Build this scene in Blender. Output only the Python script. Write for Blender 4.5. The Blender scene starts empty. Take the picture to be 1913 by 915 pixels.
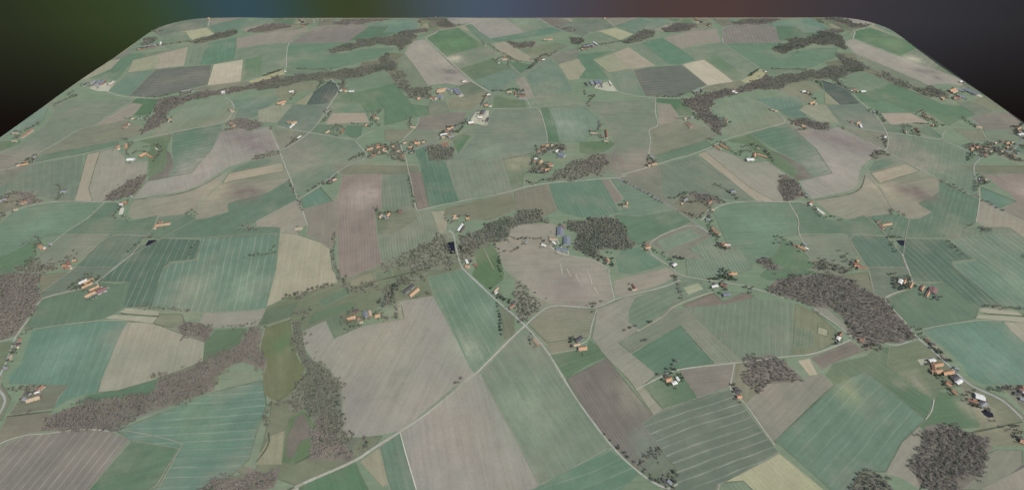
import bpy, math, random, re, colorsys
import numpy as np
from mathutils import Vector, Matrix
from mathutils.geometry import delaunay_2d_cdt
random.seed(7)
rng = np.random.default_rng(11)
R = math.radians
# ------------------------------------------------------------------ survey frame
# The countryside is surveyed as a map: u runs across, w runs away from the viewer,
# both in units of one 2400 m map sheet.  The land repeats from sheet to sheet.
L = 2400.0
FX, FPX, HOR, K = 965.0, 846.0, 428.5, 1.590
TANT = (457.5+HOR)/FPX
TH = math.atan(TANT)
FG = math.hypot(FPX, 457.5+HOR)
H = L*math.cos(TH)/K
CAMY = H*TANT
FR = {'A1':(0,695,3.985),'A2':(480,695,3.985),'A3':(960,695,3.985),'A4':(1433,695,3.985),
      'B1':(0,500,3.985),'B2':(480,500,3.985),'B3':(960,500,3.985),'B4':(1433,500,3.985),
      'C1':(230,320,4.7825),'C2':(630,320,4.7825),'C3':(1030,320,4.7825),'C4':(1300,320,4.7825),
      'D1':(370,180,5.314),'D2':(730,180,5.314),'D3':(1090,180,5.314),'D4':(1300,180,5.314),
      'E1':(480,70,6.377),'E2':(780,70,6.377),'E3':(1080,70,6.377),'E4':(1240,70,6.377),
      'T1':(560,20,7.358),'T2':(820,20,7.358),'T3':(1080,20,7.358)}
def survey(fr, zx, zy):
    x0, y0, s = FR[fr.upper()]
    px, py = x0+zx/s, y0+zy/s
    P = K*(py+HOR)
    u, w = (px-FX)/P, FG/P
    if fr.islower(): w -= 1.0
    return (u*L, w*L)
def parse(s):
    out, fr = [], None
    for t in re.findall(r'[A-Ea-eTt]\d(?= )|-?[\d.]+,-?[\d.]+', s):
        if ',' in t:
            a, b = t.split(','); out.append(survey(fr, float(a), float(b)))
        else: fr = t
    return out
def pix(X, Y):
    P = FG/(Y/L); return (X/L*P+FX, P/K-HOR)
def height(X, Y):
    a, b = 2*math.pi*X/L, 2*math.pi*Y/L
    return (3.4*np.sin(2*a+.6)*np.sin(b+1.1) + 2.4*np.sin(3*b-a+2.0) + 1.5*np.sin(4*a+3*b))
# the slab of country: rounded far corners
U0, U1, W0, W1, RC = -.884*L, .905*L, .36*L, 1.664*L, .10*L
def outline():
    pts = []
    for cx, cy, a0 in ((U1-RC, W0+RC, -90), (U1-RC, W1-RC, 0), (U0+RC, W1-RC, 90), (U0+RC, W0+RC, 180)):
        for k in range(13):
            a = R(a0+90*k/12); pts.append((cx+RC*math.cos(a), cy+RC*math.sin(a)))
    return pts
OUT = outline()
def in_slab(X, Y, m=0.0):
    if not (U0+m < X < U1-m and W0+m < Y < W1-m): return False
    r = RC
    cx = min(max(X, U0+r), U1-r); cy = min(max(Y, W0+r), W1-r)
    return math.hypot(X-cx, Y-cy) < r-m
SHIFTS = [(i, j) for j in (-1, 0, 1) for i in (-1, 0, 1)]
# ------------------------------------------------------------------ the map itself
# (colour, outline, [row direction], row spacing m, row strength)
FIELDS = []
def tone(c):
    l = .3*c[0]+.6*c[1]+.1*c[2]; g = max(0, min(1, (c[1]-c[0])/20.0)); k = .945 if l < 138 else .985
    s = .24+.10*g
    t_ = (.995, .987, .95) if c[1] > c[0] else (.965, .995, .955)
    return tuple((v+(l-v)*s)*k*q for v, q in zip(c, t_))
def F(col, pts, d=None, sp=20, amp=0.5): FIELDS.append((tone(col), parse(pts), parse(d) if d else None, sp, amp))
BLOBS = []
def BL(col, s, r, k=.8):
    for p in parse(s): BLOBS.append((col, p, r, k))
G1=(106,138,116); G2=(88,130,98); G3=(98,141,119); G4=(122,141,120); OL=(117,130,102); BR=(149,142,131); DB=(128,117,109)
TN=(156,149,128); PK=(163,147,133); YE=(168,165,128); SH=(118,122,98)
# big underlays
F(OL,"B2 90,270 200,250 650,60 860,10 |C2 400,830 720,700 1000,600 1060,600 1110,860 |B2 1530,10 1270,70 1310,210 1080,240 1000,240 900,290 640,480 580,520 520,390 320,480 250,370 60,430 0,440 -60,440 20,400")
F(OL,"A2 0,720 30,600 100,340 110,210 50,165 45,0 340,50 640,450 760,500 940,480 870,570 740,660 240,877 |e2 0,0 |t2 0,300 |t1 1500,250 |A2 0,877 -400,877")
F(SH,"E1 0,560 340,480 500,440 1020,380 1230,340 1240,290 1440,270 1540,190 1640,190 1760,200 1840,290 1913,400 |E2 0,600 |E1 1840,650 1640,550 1540,390 1060,490 860,500 500,540 0,625")
# near rows
F((137,127,121),"A1 -1211,1554 -685,1075 -191,630 0,545 200,455 330,455 560,420 750,425 960,490 660,877 187,1470","A1 400,480 60,870",19,1.0)
F(G3,"A1 860,430 930,405 1190,300 1600,140 1913,65 1960,60 1985,250 1913,450 1895,520 1860,650 1700,790 1600,877 1459,904 1094,889 1180,850 1330,565 975,505","A1 1000,440 1900,385",19,.8)
F(G2,"A1 975,505 1330,565 1170,840 1094,889 1459,904 1263,1118 |t1 900,400 690,415 |A1 660,877")
F(G2,"A1 580,220 640,165 730,150 870,130 1150,50 1170,40 1130,150 760,195 560,235")
F((160,151,133),"B1 920,415 950,400 1110,405 1200,430 1520,550 1505,690 1200,805 |A1 1170,40 870,130 720,145 760,0 |B1 730,870 900,480","B1 900,450 740,860",11,.35)
F((96,141,119),"B1 245,465 500,425 760,395 950,405 900,480 730,870 |A1 715,150 600,165 500,200 380,270 430,185 500,90 250,85 |B1 60,860 60,800 150,720 200,580","B1 850,420 690,870",20,.3)
F((124,124,106),"A1 320,85 505,90 420,190 390,265 100,310 50,310 130,200 200,80")
F((130,124,108),"A1 40,322 375,285 345,320 325,430 200,450 0,530 -60,480 0,400")
F((128,133,110),"A1 -120,60 0,80 70,190 0,350 -80,330")
F((166,160,139),"B1 890,325 950,300 1180,320 1180,355 950,345")
F((162,156,136),"B1 780,375 850,350 950,355 1170,365 1130,410 1100,410 950,385")
F((106,128,94),"B1 1180,340 1350,340 1370,400 1280,440 1140,410")
F(BR,"B1 1520,335 1750,325 1913,315 |B2 70,300 50,340 20,400 |B1 1913,430 1600,440 1480,400")
F((95,127,92),"B1 1600,455 1840,445 1780,560 1505,690 1525,540")
F((100,132,106),"B1 330,240 620,170 730,110 850,130 970,110 920,300 850,340 780,375 500,425 250,460 210,430 300,260")
F((106,128,108),"B1 320,230 440,190 620,150 740,100 860,0 |C1 340,600 150,670 |B1 600,0 520,60 330,190")
F((88,122,100),"C1 50,735 340,600 690,612 700,640 660,790 420,810 360,877 |B1 1130,290 920,300 970,110 730,110 860,0","B1 1180,40 1060,290",20,.9)
F((104,140,117),"C1 700,600 1400,560 1415,520 1395,700 1370,877 |B2 150,0 70,300 |B1 1913,310 1500,325 1130,290 1217,14 |C1 420,830 665,795","B1 1800,20 1740,290",20,1.0)
F((98,132,107),"C1 330,400 560,380 640,430 740,420 930,370 950,290 1160,230 1310,180 1480,70 1560,250 1190,460 980,520 1400,505 1400,560 750,600 330,600 200,570 260,510","C1 1000,480 1500,210",14,.4)
F((146,140,123),"C1 100,250 460,205 650,160 880,30 940,20 870,110 650,330 560,380 330,400 100,420 40,380 80,270","C1 200,350 600,260",10,.25)
F((147,139,122),"C1 650,330 870,120 1470,50 1480,75 1310,180 1160,230 940,290 940,370 740,425 650,430 640,340","C1 900,200 1400,120",10,.25)
F((172,152,132),"D1 310,770 830,660 850,690 850,740 240,870 |C1 890,110 960,10")
F((104,134,112),"D1 350,730 530,650 820,600 830,650 330,760")
F((138,136,117),"C1 890,115 960,95 |D1 850,740 910,830 |C1 1470,60 1100,110")
F((164,154,130),"C1 1405,555 1560,570 1750,630 1850,690 1870,877 |B2 590,50 600,110 190,240 70,290 150,0 |C1 1370,877","C1 1640,600 1600,870",9,.45)
F((152,143,128),"C1 1190,460 1560,260 1640,470 1560,570 1400,560 1415,510 1200,500")
F((143,133,121),"C1 1610,340 1870,265 |C2 10,200 0,560 |C1 1880,640 1860,690 1750,630 1640,570 1650,480")
F((111,138,114),"D1 820,550 1110,375 1560,445 1690,600 1500,670 1370,750 |C1 1750,130 1570,240 |D1 910,800","D1 900,800 1500,470",14,.3)
F(G3,"C1 1590,250 1760,140 1870,265 1610,330")
F((147,128,121),"C2 40,30 400,20 395,330 340,370 355,560 400,830 |B2 860,0 650,80 620,60 |C2 10,870 0,560 10,200","C2 220,100 230,800",9,.35)
F((116,137,115),"C2 400,20 620,15 640,60 690,320 700,350 580,360 400,340","C2 440,60 450,330",12,.5)
F((137,122,114),"C2 640,10 750,0 820,320 720,350")
F((120,128,104),"C2 -40,-60 720,-60 740,0 630,15 40,25")
F((88,131,106),"D2 230,520 350,480 355,620 540,630 610,877 |C2 1000,20 1090,270 820,320 750,0 |D2 280,650","D2 400,650 460,877",14,.3)
F((126,143,122),"D2 540,630 620,610 1110,625 1180,877 |C2 1580,180 1090,270 1000,20 |D2 610,877","D2 700,650 760,877",18,.35)
F((123,143,123),"D2 620,560 680,545 1050,480 1560,380 1560,470 1440,490 1440,570 1110,625 540,630")
F((117,138,117),"D2 850,370 700,370 760,320 900,300 1030,130 1480,115 1560,380 1050,480 680,550 840,385","D2 1000,320 1530,310",16,.45)
F((92,132,96),"D2 600,400 690,370 800,380 670,560 630,480")
F((114,136,105),"D2 1110,630 1400,570 1400,720 1310,800 1310,877 |C2 1660,60 1650,150 1560,185 |D2 1180,877")
F((160,112,84),"D2 485,450 530,440 575,445 575,480 510,482")
F((122,138,114),"C2 355,565 580,470 720,420 740,355 840,350 950,440 980,540 860,600 720,700 400,825","C2 680,480 720,680",9,.7)
F(TN,"C2 840,360 960,350 990,480 970,540 920,560")
F((126,130,107),"C2 960,330 1560,195 1600,350 1370,440 1180,440 1140,400 960,400")
F((112,129,101),"C2 350,370 690,350 720,430 500,560 360,560")
F((138,130,113),"C2 1580,190 1880,130 |C3 0,110 50,350 |C2 1820,420 1820,350 1600,340")
F((98,136,112),"C2 1880,130 |C3 0,110 430,65 540,240 600,370 500,400 270,420 100,380 40,330","C3 130,120 240,320",13,.4)
F((144,131,120),"C3 440,80 520,90 640,250 570,300 540,240")
F((109,140,116),"C3 520,85 590,70 1110,330 1260,420 1250,450 780,660 740,640 600,450 560,380 640,330 640,250","C3 800,380 1100,330",16,.25)
F((95,133,104),"C3 560,400 770,410 1110,350 1250,440 780,660 700,600 600,450")
F((150,141,129),"C2 1560,480 1913,470 |C3 40,480 40,600 0,680 160,750 390,785 530,877 |B3 690,0 750,220 620,295 400,280 250,260 150,200 90,130 30,90 |C2 1500,877 1440,740 1400,640 1520,600")
F((92,128,86),"C2 1215,705 1380,650 1450,760 1480,877 |B2 1840,40 1830,90 1730,165 1600,50 1620,0 |C2 1250,830")
F((100,123,94),"B2 70,310 310,255 250,360 60,420 20,410","B2 100,400 250,280",10,.3)
F((137,141,112),"B2 700,100 850,35 880,95 700,160")
F((108,133,101),"B2 870,30 1000,0 1010,60 890,100")
F((104,134,104),"B2 440,250 690,130 700,190 500,290")
F((100,130,95),"B2 420,340 720,250 740,290 560,360 380,420")
F((113,124,84),"B2 60,440 250,380 280,560 300,660 360,750 |A2 340,50 250,160 150,220 110,210 55,165 40,40 |B2 70,720 20,600")
F((94,128,84),"A2 350,290 440,400 530,550 450,600 290,680 190,680 230,400 240,350")
F((122,112,104),"A2 300,340 350,310 440,480 330,520 280,640 220,640 230,480")
F((146,141,114),"A2 105,480 210,440 190,690 0,690 30,600")
F((153,145,136),"B2 330,480 510,395 570,535 780,435 960,400 1090,380 1040,270 1090,240 1310,205 1590,750 1620,790 |A2 1490,90 1080,440 890,480 700,490 650,470 640,110 560,0 |B2 620,877 530,740 420,690 360,600","B2 700,800 1000,300",14,.15)
F((105,130,102),"B2 520,390 600,340 660,400 780,430 600,510 580,525")
F((146,150,126),"B2 1040,280 1075,275 1095,380 1060,380")
F((106,141,115),"B2 1280,70 1530,10 1790,260 1830,540 1620,770 1590,750","B2 1350,80 1650,640",24,.7)
F((122,122,101),"B2 1790,260 1913,350 1913,500 1840,530 1830,400")
F((149,143,136),"A2 1080,450 1640,0 |B2 1670,800 1700,877 |A3 0,480 185,840 |t2 710,390 |A2 1190,877","A2 1500,300 1600,800",16,.15)
F((96,135,110),"A2 920,560 1070,455 1190,877 |t2 710,390 730,445 610,465 370,240","A2 1000,500 1090,870",14,.3)
F((154,146,122),"A2 770,670 920,570 985,840 940,860")
F((88,134,95),"A2 240,877 740,680 830,877 |e2 620,0 790,100 340,220 100,10 |t2 0,300")
F((117,141,118),"B2 1665,790 1913,505 |B3 85,435 265,650 |A3 320,0 490,240 740,560 680,590 190,835 0,480 |B2 1710,877","A3 250,30 600,560",30,.35)
F((95,137,111),"A3 185,840 700,565 950,760 |t2 1700,270 1560,310 1000,400 740,445 710,390","A3 400,830 860,640",24,.5)
F((125,114,108),"B3 395,830 690,670 850,870 |A3 1040,320 960,380 1090,540 950,745 740,560 560,330 395,60","A3 560,60 860,520",7,.3)
F((106,126,108),"A3 960,385 1040,320 1110,270 1600,125 1700,240 |A4 30,520 90,590 |A3 1680,760 1560,820 |t3 280,280 170,290 90,360 |t2 1700,270 |A3 960,760 1090,560","A3 1250,420 1740,250",18,1.15)
F((112,126,104),"A3 1100,590 1200,700 1200,877 1100,860 960,760")
F((148,141,129),"B3 620,300 830,215 1100,160 1240,150 1290,240 1180,300 940,460 780,560 960,590 870,640 1070,790 960,877 |A3 1110,275 1040,320 850,50 |B3 690,670 580,520")
F((112,139,114),"B3 900,220 1220,100 1250,70 1400,95 1450,180 1180,290 940,460 850,400 860,300","B3 860,390 1170,250",16,.4)
F((152,162,126),"B3 1260,150 1370,115 1410,160 1300,205","B3 1270,170 1390,135",12,1.0)
F((126,138,119),"B3 1180,300 1300,310 1360,390 1240,430 940,590 870,630 780,560 940,465")
F((94,134,107),"B3 1240,430 1490,710 1230,750 1110,790 1070,800 870,640 940,600")
F((130,141,119),"B3 1240,430 1350,390 1700,700 1500,715","B3 1300,420 1580,710",9,.4)
F((115,138,115),"B3 1270,300 1560,270 1760,220 |B4 210,270 180,660 |B3 1700,700 1360,390","B3 1800,240 1770,640",15,.45)
F((136,121,112),"B3 1250,285 1480,190 1560,260 1700,190 1790,210 1760,235 1560,275 1290,300")
F((152,142,128),"B3 750,90 1150,0 1220,60 1100,120 850,200 760,210")
F((94,128,94),"B3 270,650 540,600 560,530 620,580 690,660 540,730 395,830","B3 300,660 600,560",10,.2)
F((129,134,111),"B3 110,420 180,340 270,280 560,300 610,310 560,520 440,530 250,560","B3 200,420 560,380",8,.7)
F((138,134,112),"B3 245,565 420,540 450,600 270,640")
F((100,140,113),"C3 570,770 620,700 780,670 1000,830 |B3 1070,0 870,50 780,40")
F((140,129,120),"B3 1240,760 1630,720 1610,870 |A3 1605,110 1370,185 1250,20")
F((95,130,98),"A3 960,110 1110,30 1250,20 1370,190 1110,275 1070,220")
F((128,132,110),"B3 1640,715 1700,700 |A3 1780,0 1820,160 1720,240 1610,130")
F((144,137,125),"A4 0,80 250,60 400,20 490,100 380,190 60,510 20,490 |A3 1720,240 1810,160","A4 100,460 440,90",12,.2)
F((122,134,102),"B4 200,270 350,330 510,470 500,560 330,650 180,660")
F((108,134,105),"B4 200,450 340,470 340,600 190,600","B4 240,450 230,600",8,.5)
F((156,158,130),"B4 375,440 450,465 445,515 370,495")
F((144,138,125),"B4 330,300 430,290 620,450 620,500 350,330")
F((125,114,107),"B4 320,680 620,550 720,620 470,720 400,760")
F((184,168,142),"B4 220,700 310,680 370,800 310,810")
F((96,132,98),"B4 0,0 240,0 400,40 60,90 20,100 -60,60")
F((134,130,108),"B4 560,60 740,40 800,190 860,230 700,140")
F((112,130,111),"B4 750,0 1040,0 1080,115 1080,150 870,235 790,190")
F((88,126,92),"B4 430,800 480,720 730,660 800,600 910,590 890,720 1090,877 |A4 1245,210 1180,345 740,0 490,100","A4 800,0 1200,260",14,.3)
F((103,138,115),"A4 50,515 490,100 730,0 1180,345 1000,520 880,740 |t3 960,270 770,320 530,215","A4 720,420 500,670",25,.5)
F((168,163,127),"A4 90,600 430,877 |t3 770,320 580,405 300,285 |A3 1560,820 1680,760 1913,640","A4 60,640 300,877",9,.7)
F((148,140,127),"A4 1130,400 1170,460 1310,580 1130,877 |t3 1100,280 960,265 |A4 870,760 1000,520")
F((92,128,93),"A4 1280,140 1480,180 1600,400 1380,420 1180,440 1130,400 1190,350 1250,240")
F((112,131,100),"B4 910,590 1120,545 1200,590 1440,800 |A4 1500,100 1280,130 1245,205 |B4 1080,877 890,720")
F((126,132,107),"A4 1420,0 1600,130 1740,190 1913,340 1913,380 1700,410 1480,460 1600,400 1480,180")
F((134,136,113),"A4 1480,460 1720,410 1913,370 1913,540 1720,550")
F((141,137,122),"A4 1650,600 1720,570 1913,575 1913,680 1650,877 1440,877")
F((114,108,103),"A4 1913,680 2100,600 2200,877 1650,877")
F((150,138,126),"T3 1180,385 1500,300 1913,235 |E3 1700,65 1400,100 1230,145 1000,10")
F((90,140,110),"E3 760,70 1000,10 1390,270 1200,330 1080,330","E3 860,60 1200,320",12,.4)
F((115,140,114),"E3 640,100 760,70 1080,330 960,350","E3 700,90 1020,340",8,.5)
F((166,151,134),"E3 410,200 600,120 920,350 640,385","E3 500,160 780,360",9,.4)
F((152,151,122),"E3 180,270 410,200 640,385 360,425","E3 300,230 480,400",9,.5)
F((96,138,105),"E3 -60,200 430,165 180,265 360,480 370,510 0,490 -60,480")
F((112,140,110),"T3 100,350 180,290 300,285 580,405 430,480 |E3 440,160 250,100 120,30","T3 200,330 420,480",10,.6)
F((112,121,111),"E3 660,400 1220,335 1540,560 1380,620 1200,700 800,690","E3 740,480 1350,430",22,-1.0)
F((186,172,150),"E3 1240,330 1500,270 1860,520 1540,570")
F((106,141,118),"E3 380,425 650,400 800,690 480,645")
F((114,140,114),"E4 230,150 680,65 1110,350 940,420 990,450 830,500 500,265 390,270","E4 300,190 680,120",14,.6)
F((102,138,103),"E4 500,265 640,230 950,440 850,500")
F((166,160,122),"E4 920,515 1160,375 1240,450 1180,480 1000,545")
F((128,134,110),"E4 530,570 850,520 920,515 980,545 900,590 600,640 420,620")
F((100,140,110),"E1 370,80 1110,60 870,150 880,200 1230,150 1650,130 1450,240 1230,290 1000,350 800,375 400,370 350,370")
F((112,138,110),"E1 350,375 400,370 800,385 720,430 430,440 350,440")
F((138,138,112),"E1 220,600 500,540 740,530 700,620 490,660 380,730 340,780 220,760")
F((103,141,119),"D4 590,30 1030,0 1050,85 820,135 790,140 640,60","D4 800,20 830,120",12,.5)
F((100,137,117),"D4 820,135 1050,90 1090,200 1050,230 940,230")
F((148,147,123),"D1 600,140 760,90 940,90 790,270 600,260","D1 640,130 640,260",11,.7)
F((82,103,95),"E1 880,500 990,610 850,800 590,820 680,650","E1 870,540 720,800",15,.6)
F((144,142,114),"E1 440,800 620,680 680,650 590,820","E1 640,670 520,810",10,.6)
F((111,135,117),"D1 940,95 1300,90 1210,270 1110,365 960,340 800,300 790,270")
F((113,142,113),"E1 1060,490 1540,390 1600,480 1640,540 1220,630 1100,600")
F((94,134,99),"E1 1150,655 1640,545 1840,800 |D2 370,100 370,185 200,215 0,270 |D1 1850,290 1850,120 1660,170 1590,60 |E1 1200,780 910,780 980,660")
F((103,142,110),"D1 1340,75 1590,60 1670,170 1350,180")
F((166,148,133),"D1 1350,180 1660,170 1700,260 1270,290 1300,230")
F((92,131,103),"D1 1470,300 1640,290 1620,390 1560,430 1450,380")
F((105,133,108),"D1 1180,290 1460,310 1280,370 1130,360")
F((116,132,108),"D1 750,330 1110,370 1000,440 820,540")
F((137,127,118),"D2 280,210 540,165 760,160 720,240 600,320 250,320 265,280")
F((116,133,112),"D2 370,100 380,60 540,60 580,155 375,185")
F((126,135,108),"E2 360,750 790,640 870,690 650,874 380,874")
F((122,139,115),"D2 110,430 250,320 600,320 480,400 420,430 330,470 110,480")
F((131,135,113),"D2 -60,320 170,320 250,320 90,430 -60,440")
F((106,132,98),"E2 920,690 1290,770 1300,840 890,840")
F((122,142,115),"E2 1400,715 1860,670 |D2 1950,105 1400,110 |E2 1350,840","E2 1400,760 1900,730",9,.5)
F((86,130,96),"D2 1490,115 1570,110 1680,460 1560,460")
F((112,144,122),"D2 1580,110 1913,105 |D3 150,230 180,280 70,380 |D2 1913,450 1690,460","D2 1700,150 1800,450",11,.6)
F((121,139,118),"D3 0,60 720,15 710,150 755,290 650,330 670,400 640,600 610,720 330,790 250,700 300,480 260,300 130,150 0,100","D3 300,180 700,200",16,.25)
F((96,130,92),"D3 -40,460 260,440 320,480 200,560 60,590 -40,560")
F((84,127,88),"D3 720,15 970,25 1110,180 960,180 870,70 730,50")
F((150,138,124),"D3 735,60 870,70 940,180 930,230 800,280 750,280")
F((127,134,112),"D3 755,290 960,230 1180,280 1350,380 1220,430 700,590 660,560 690,400 660,330","D3 700,440 1000,340",20,.35)
F((101,134,106),"D3 680,600 1220,435 1290,490 800,660 650,700")
F((112,134,113),"D3 340,800 640,720 1110,590 1530,877 |C3 1850,260 1680,260 1200,180 1110,330 590,70","D3 800,700 1060,877",20,.35)
F((124,131,115),"D3 340,800 610,720 760,700 |C3 1000,230 1110,330 590,70")
F((151,145,131),"D3 1130,575 1300,510 1540,600 1640,660 |D4 720,640 900,770 |C4 830,30 740,90 800,265 550,260 210,0")
F((164,149,132),"D3 1130,575 1210,545 |C4 500,150 720,265 550,260 210,0","D3 1200,580 1500,860",10,.3)
F((125,143,114),"D4 150,100 500,15 640,60 910,260 700,340 460,390 340,380 220,130")
F((101,131,94),"D4 300,440 540,375 720,520 1000,700 1010,760 990,810 720,640 600,560 470,470")
F((121,112,103),"D4 720,530 830,570 1060,690 1170,800 1010,830 990,800 1020,740 960,670")
F((94,134,108),"D4 540,375 900,280 1180,520 1350,765 1170,800 1060,690 830,560","D4 700,500 1080,430",24,.8)
F((152,145,137),"D4 1020,370 1160,320 1260,365 1410,310 1850,525 1720,640 1640,700 1590,877 |C4 1470,0 1440,130 1380,170 1040,240 930,90 1050,60 |D4 1170,800 1350,765 1180,520")
F((106,142,114),"C4 140,330 380,270 830,270 920,400 930,470 910,560 780,580 720,750 600,790 480,830 300,680 230,520 180,400","C4 300,350 850,330",14,.25)
F((100,133,107),"C4 850,275 970,265 1050,330 1150,420 1330,440 1510,390 1700,570 1340,555 920,555 930,440 900,370")
F((125,141,119),"C4 930,560 1340,560 1450,760 1340,840 1170,810 990,740 1010,680 960,600")
F((95,128,106),"C4 1350,560 1700,580 1760,640 1830,740 1890,877 |B4 1040,0 750,0 |C4 1530,877","C4 1450,600 1700,877",20,.5)
F((96,134,97),"C4 780,600 900,700 980,740 1080,870 850,877 640,790 720,750")
F((137,133,120),"C3 790,660 1260,450 1440,565 1230,690 1350,770 1100,780 880,640")
F((112,142,116),"C3 950,620 1250,500 1330,580 1020,715","C3 1000,660 1300,540",9,1.2)
F((112,142,116),"C3 1230,690 1440,570 1480,620 1700,700 1800,870 |B3 1500,90 1290,70 |C3 1200,780 1360,770","C3 1560,700 1660,870",10,.8)
F((126,124,104),"C3 1080,280 1180,200 1480,280 1380,350 1250,430 1130,340")
F((158,147,137),"E1 1760,200 1840,60 |E2 90,30 640,530 500,580 350,555 120,575 0,390 |E1 1840,290","E2 100,100 500,480",16,.2)
F((123,138,113),"E1 1640,290 1760,200 1840,290 1913,400 |E2 120,575 0,600 |E1 1830,600 1680,380")
F((94,134,95),"E2 100,10 340,225 790,105 620,0")
F((125,140,118),"E2 340,230 790,105 950,180 500,370")
F((104,131,99),"E2 500,370 900,250 1000,300 1120,365 680,510")
F((109,141,119),"E2 680,510 1120,365 1225,440 1100,550 980,640 870,660","E2 800,500 1180,420",12,.3)
F((94,133,99),"E2 1090,300 1180,290 1370,330 1340,370 1225,440")
F((156,146,127),"E2 900,80 1040,50 1200,140 1390,260 1380,290 1150,265 960,150")
F((118,134,104),"E2 1230,140 1640,50 1790,90 1580,200 1440,270")
F((107,140,117),"E2 1290,450 1600,240 1860,650 1390,715","E2 1680,300 1850,640",11,.5)
F((149,140,127),"E2 1180,510 1270,470 1400,720 1330,740 1180,560")
F((124,132,118),"E2 1600,210 1913,110 |E3 0,200 |E2 1913,250 1680,310")
F((157,150,126),"E2 1680,315 1913,250 |E3 90,380 |E2 1913,505 1800,515")
F((110,128,104),"E2 440,600 640,530 820,630 540,730 520,660")
F((184,178,162),"E2 440,630 480,600 560,710 500,720 430,650 360,640")
F((186,180,160),"D2 840,160 980,140 960,250 930,290 850,275 760,270")
F((168,160,142),"D2 980,200 960,290 910,290 950,200")
F((182,176,158),"E3 200,580 380,520 470,640 350,640 200,610")
F((172,166,150),"B4 1115,680 1200,665 1210,700 1150,730")
F((192,188,174),"C4 1010,285 1020,280 1150,380 1075,330")
BL((120,110,102),"C1 1000,170 1080,190 1150,210",38,.8)
BL((168,160,136),"C1 860,190 800,150",45,.5)
BL((126,126,114),"D1 950,560 1050,480 1000,640",70,.7)
BL((166,154,142),"C2 150,180 280,160 170,300 330,220",40,.6)
BL((132,124,117),"B3 330,120 450,180",60,.55)
BL((164,158,142),"B3 200,150 560,90",55,.45)
BL((92,120,86),"B2 190,540 200,600",25,.6)
BL((152,160,118),"A4 560,130 610,160 600,190",24,.28)
BL((150,146,128),"A4 1100,50 1140,75 1000,70",16,.7)
BL((128,120,114),"D4 1300,400 1500,480 1650,500 1120,380",60,.6)
BL((166,158,146),"D4 1200,640 1400,780",90,.4)
BL((112,108,104),"E2 320,400 430,410",28,.8)
BL((112,108,104),"E2 360,490",22,.7)
BL((176,172,150),"E2 400,250 470,250 430,270",30,.8)
BL((134,126,114),"D3 560,640 440,680 380,730",60,.6)
BL((108,102,96),"D3 150,680 240,620 0,700",45,.6)
BL((158,152,132),"A4 1600,300 1560,250",28,.6)
BL((150,148,124),"D2 1220,670 1280,650",45,.7)
BL((160,158,132),"B2 640,700 960,640 1000,460 800,600",80,.15)
BL((132,128,122),"A2 800,120 700,250",60,.35)
BL((168,158,142),"A2 1000,200 1300,250",50,.35)
BL((154,160,138),"B2 1530,560 1600,640",40,.5)
BL((140,158,138),"B2 1740,330",40,.4)
BL((156,146,136),"A2 1250,600 1500,500 1650,800",70,.3)
BL((150,150,128),"A3 1000,180 900,100",50,.3)
BL((132,146,124),"A3 80,150 200,300 60,350",60,.4)
BL((118,124,112),"A3 1040,520 960,560",40,.6)
BL((128,134,118),"B1 900,620 1100,560 1300,640",60,.35)
BL((170,162,142),"B1 1000,480 1250,560",50,.3)
BL((124,150,132),"B1 500,600 400,700",60,.3)
BL((150,166,140),"B1 1850,100 1800,200 1500,120",50,.3)
BL((124,144,118),"A1 1400,330 1500,300 1550,450",45,.35)
BL((112,136,122),"A1 1000,380",40,.4)
BL((170,166,146),"E2 60,120 300,300",60,.35)
BL((108,144,100),"E2 420,70 500,80",40,.4)
BL((126,120,112),"E2 230,380",26,.4)
BL((150,160,142),"D2 1700,250 1800,330",60,.4)
BL((140,152,130),"D2 900,540 1000,520",50,.4)
BL((150,146,130),"D3 480,620 560,600",45,.4)
BL((132,152,130),"D4 300,200 500,100",90,.35)
BL((122,146,122),"C4 500,450 700,500",60,.4)
BL((150,152,128),"D1 850,700 1100,600",80,.3)
# woods: (floor colour, outline, kind, description)
WOODS = []
def W(kind, pts, d): WOODS.append((kind, parse(pts), d))
W('bare',"A1 325,430 345,320 560,240 760,200 1130,150 1175,40 |B1 1200,815 1500,690 1780,560 1855,455 1913,440 |B2 45,455 10,600 75,690 50,770 0,730 |B1 1800,700 1690,730 1600,800 |A1 1600,30 1590,130 1400,190 1090,310 820,430",'long brown wood curving round the striped green field')
W('mix',"B2 260,390 320,430 370,640 430,700 520,750 620,877 |A2 560,0 630,110 640,450 690,490 760,510 700,590 530,560 460,400 360,280 340,130 380,30 |B2 370,780 290,600 265,470",'dense grey wood along the big tan field')
W('bare',"A1 1540,920 1580,795 1700,800 1800,790 1850,700 |A2 60,760 180,700 150,830 60,900 |t1 1500,330",'small grey copse at the near edge')
W('mix',"C2 1080,600 1280,520 1370,450 1590,410 1620,345 1820,350 1820,420 1913,440 1560,490 1530,590 1400,640 1250,700 1130,690",'dark wood north of the round brown field')
W('mix',"C3 150,440 350,440 520,410 600,440 700,600 760,660 640,690 430,700 450,770 380,770 220,700 200,640 230,560 130,500",'rounded wood beside the grey barns')
W('bare',"A3 1690,60 1730,0 |B3 1720,690 1913,650 |B4 100,690 270,840 |A4 260,50 150,80 0,90 |A3 1820,160 1750,110",'rounded bare wood beside the sandy pit')
W('bare',"B4 0,170 60,90 400,40 560,60 700,150 860,230 1100,500 1000,565 850,555 740,620 640,530 580,400 480,310 330,290 200,240",'big brown wood by the forked lane')
W('bare',"A4 1170,460 1230,430 1400,450 1600,480 1700,560 1640,600 1440,877 |t3 1420,270 1180,300 1170,260 1300,230 |A4 1300,590",'streaky wood in the right corner')
W('mix',"t3 600,425 760,340 900,265 1000,275 1070,320 1050,350 820,430 700,455",'wedge wood below the green field corner')
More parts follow.
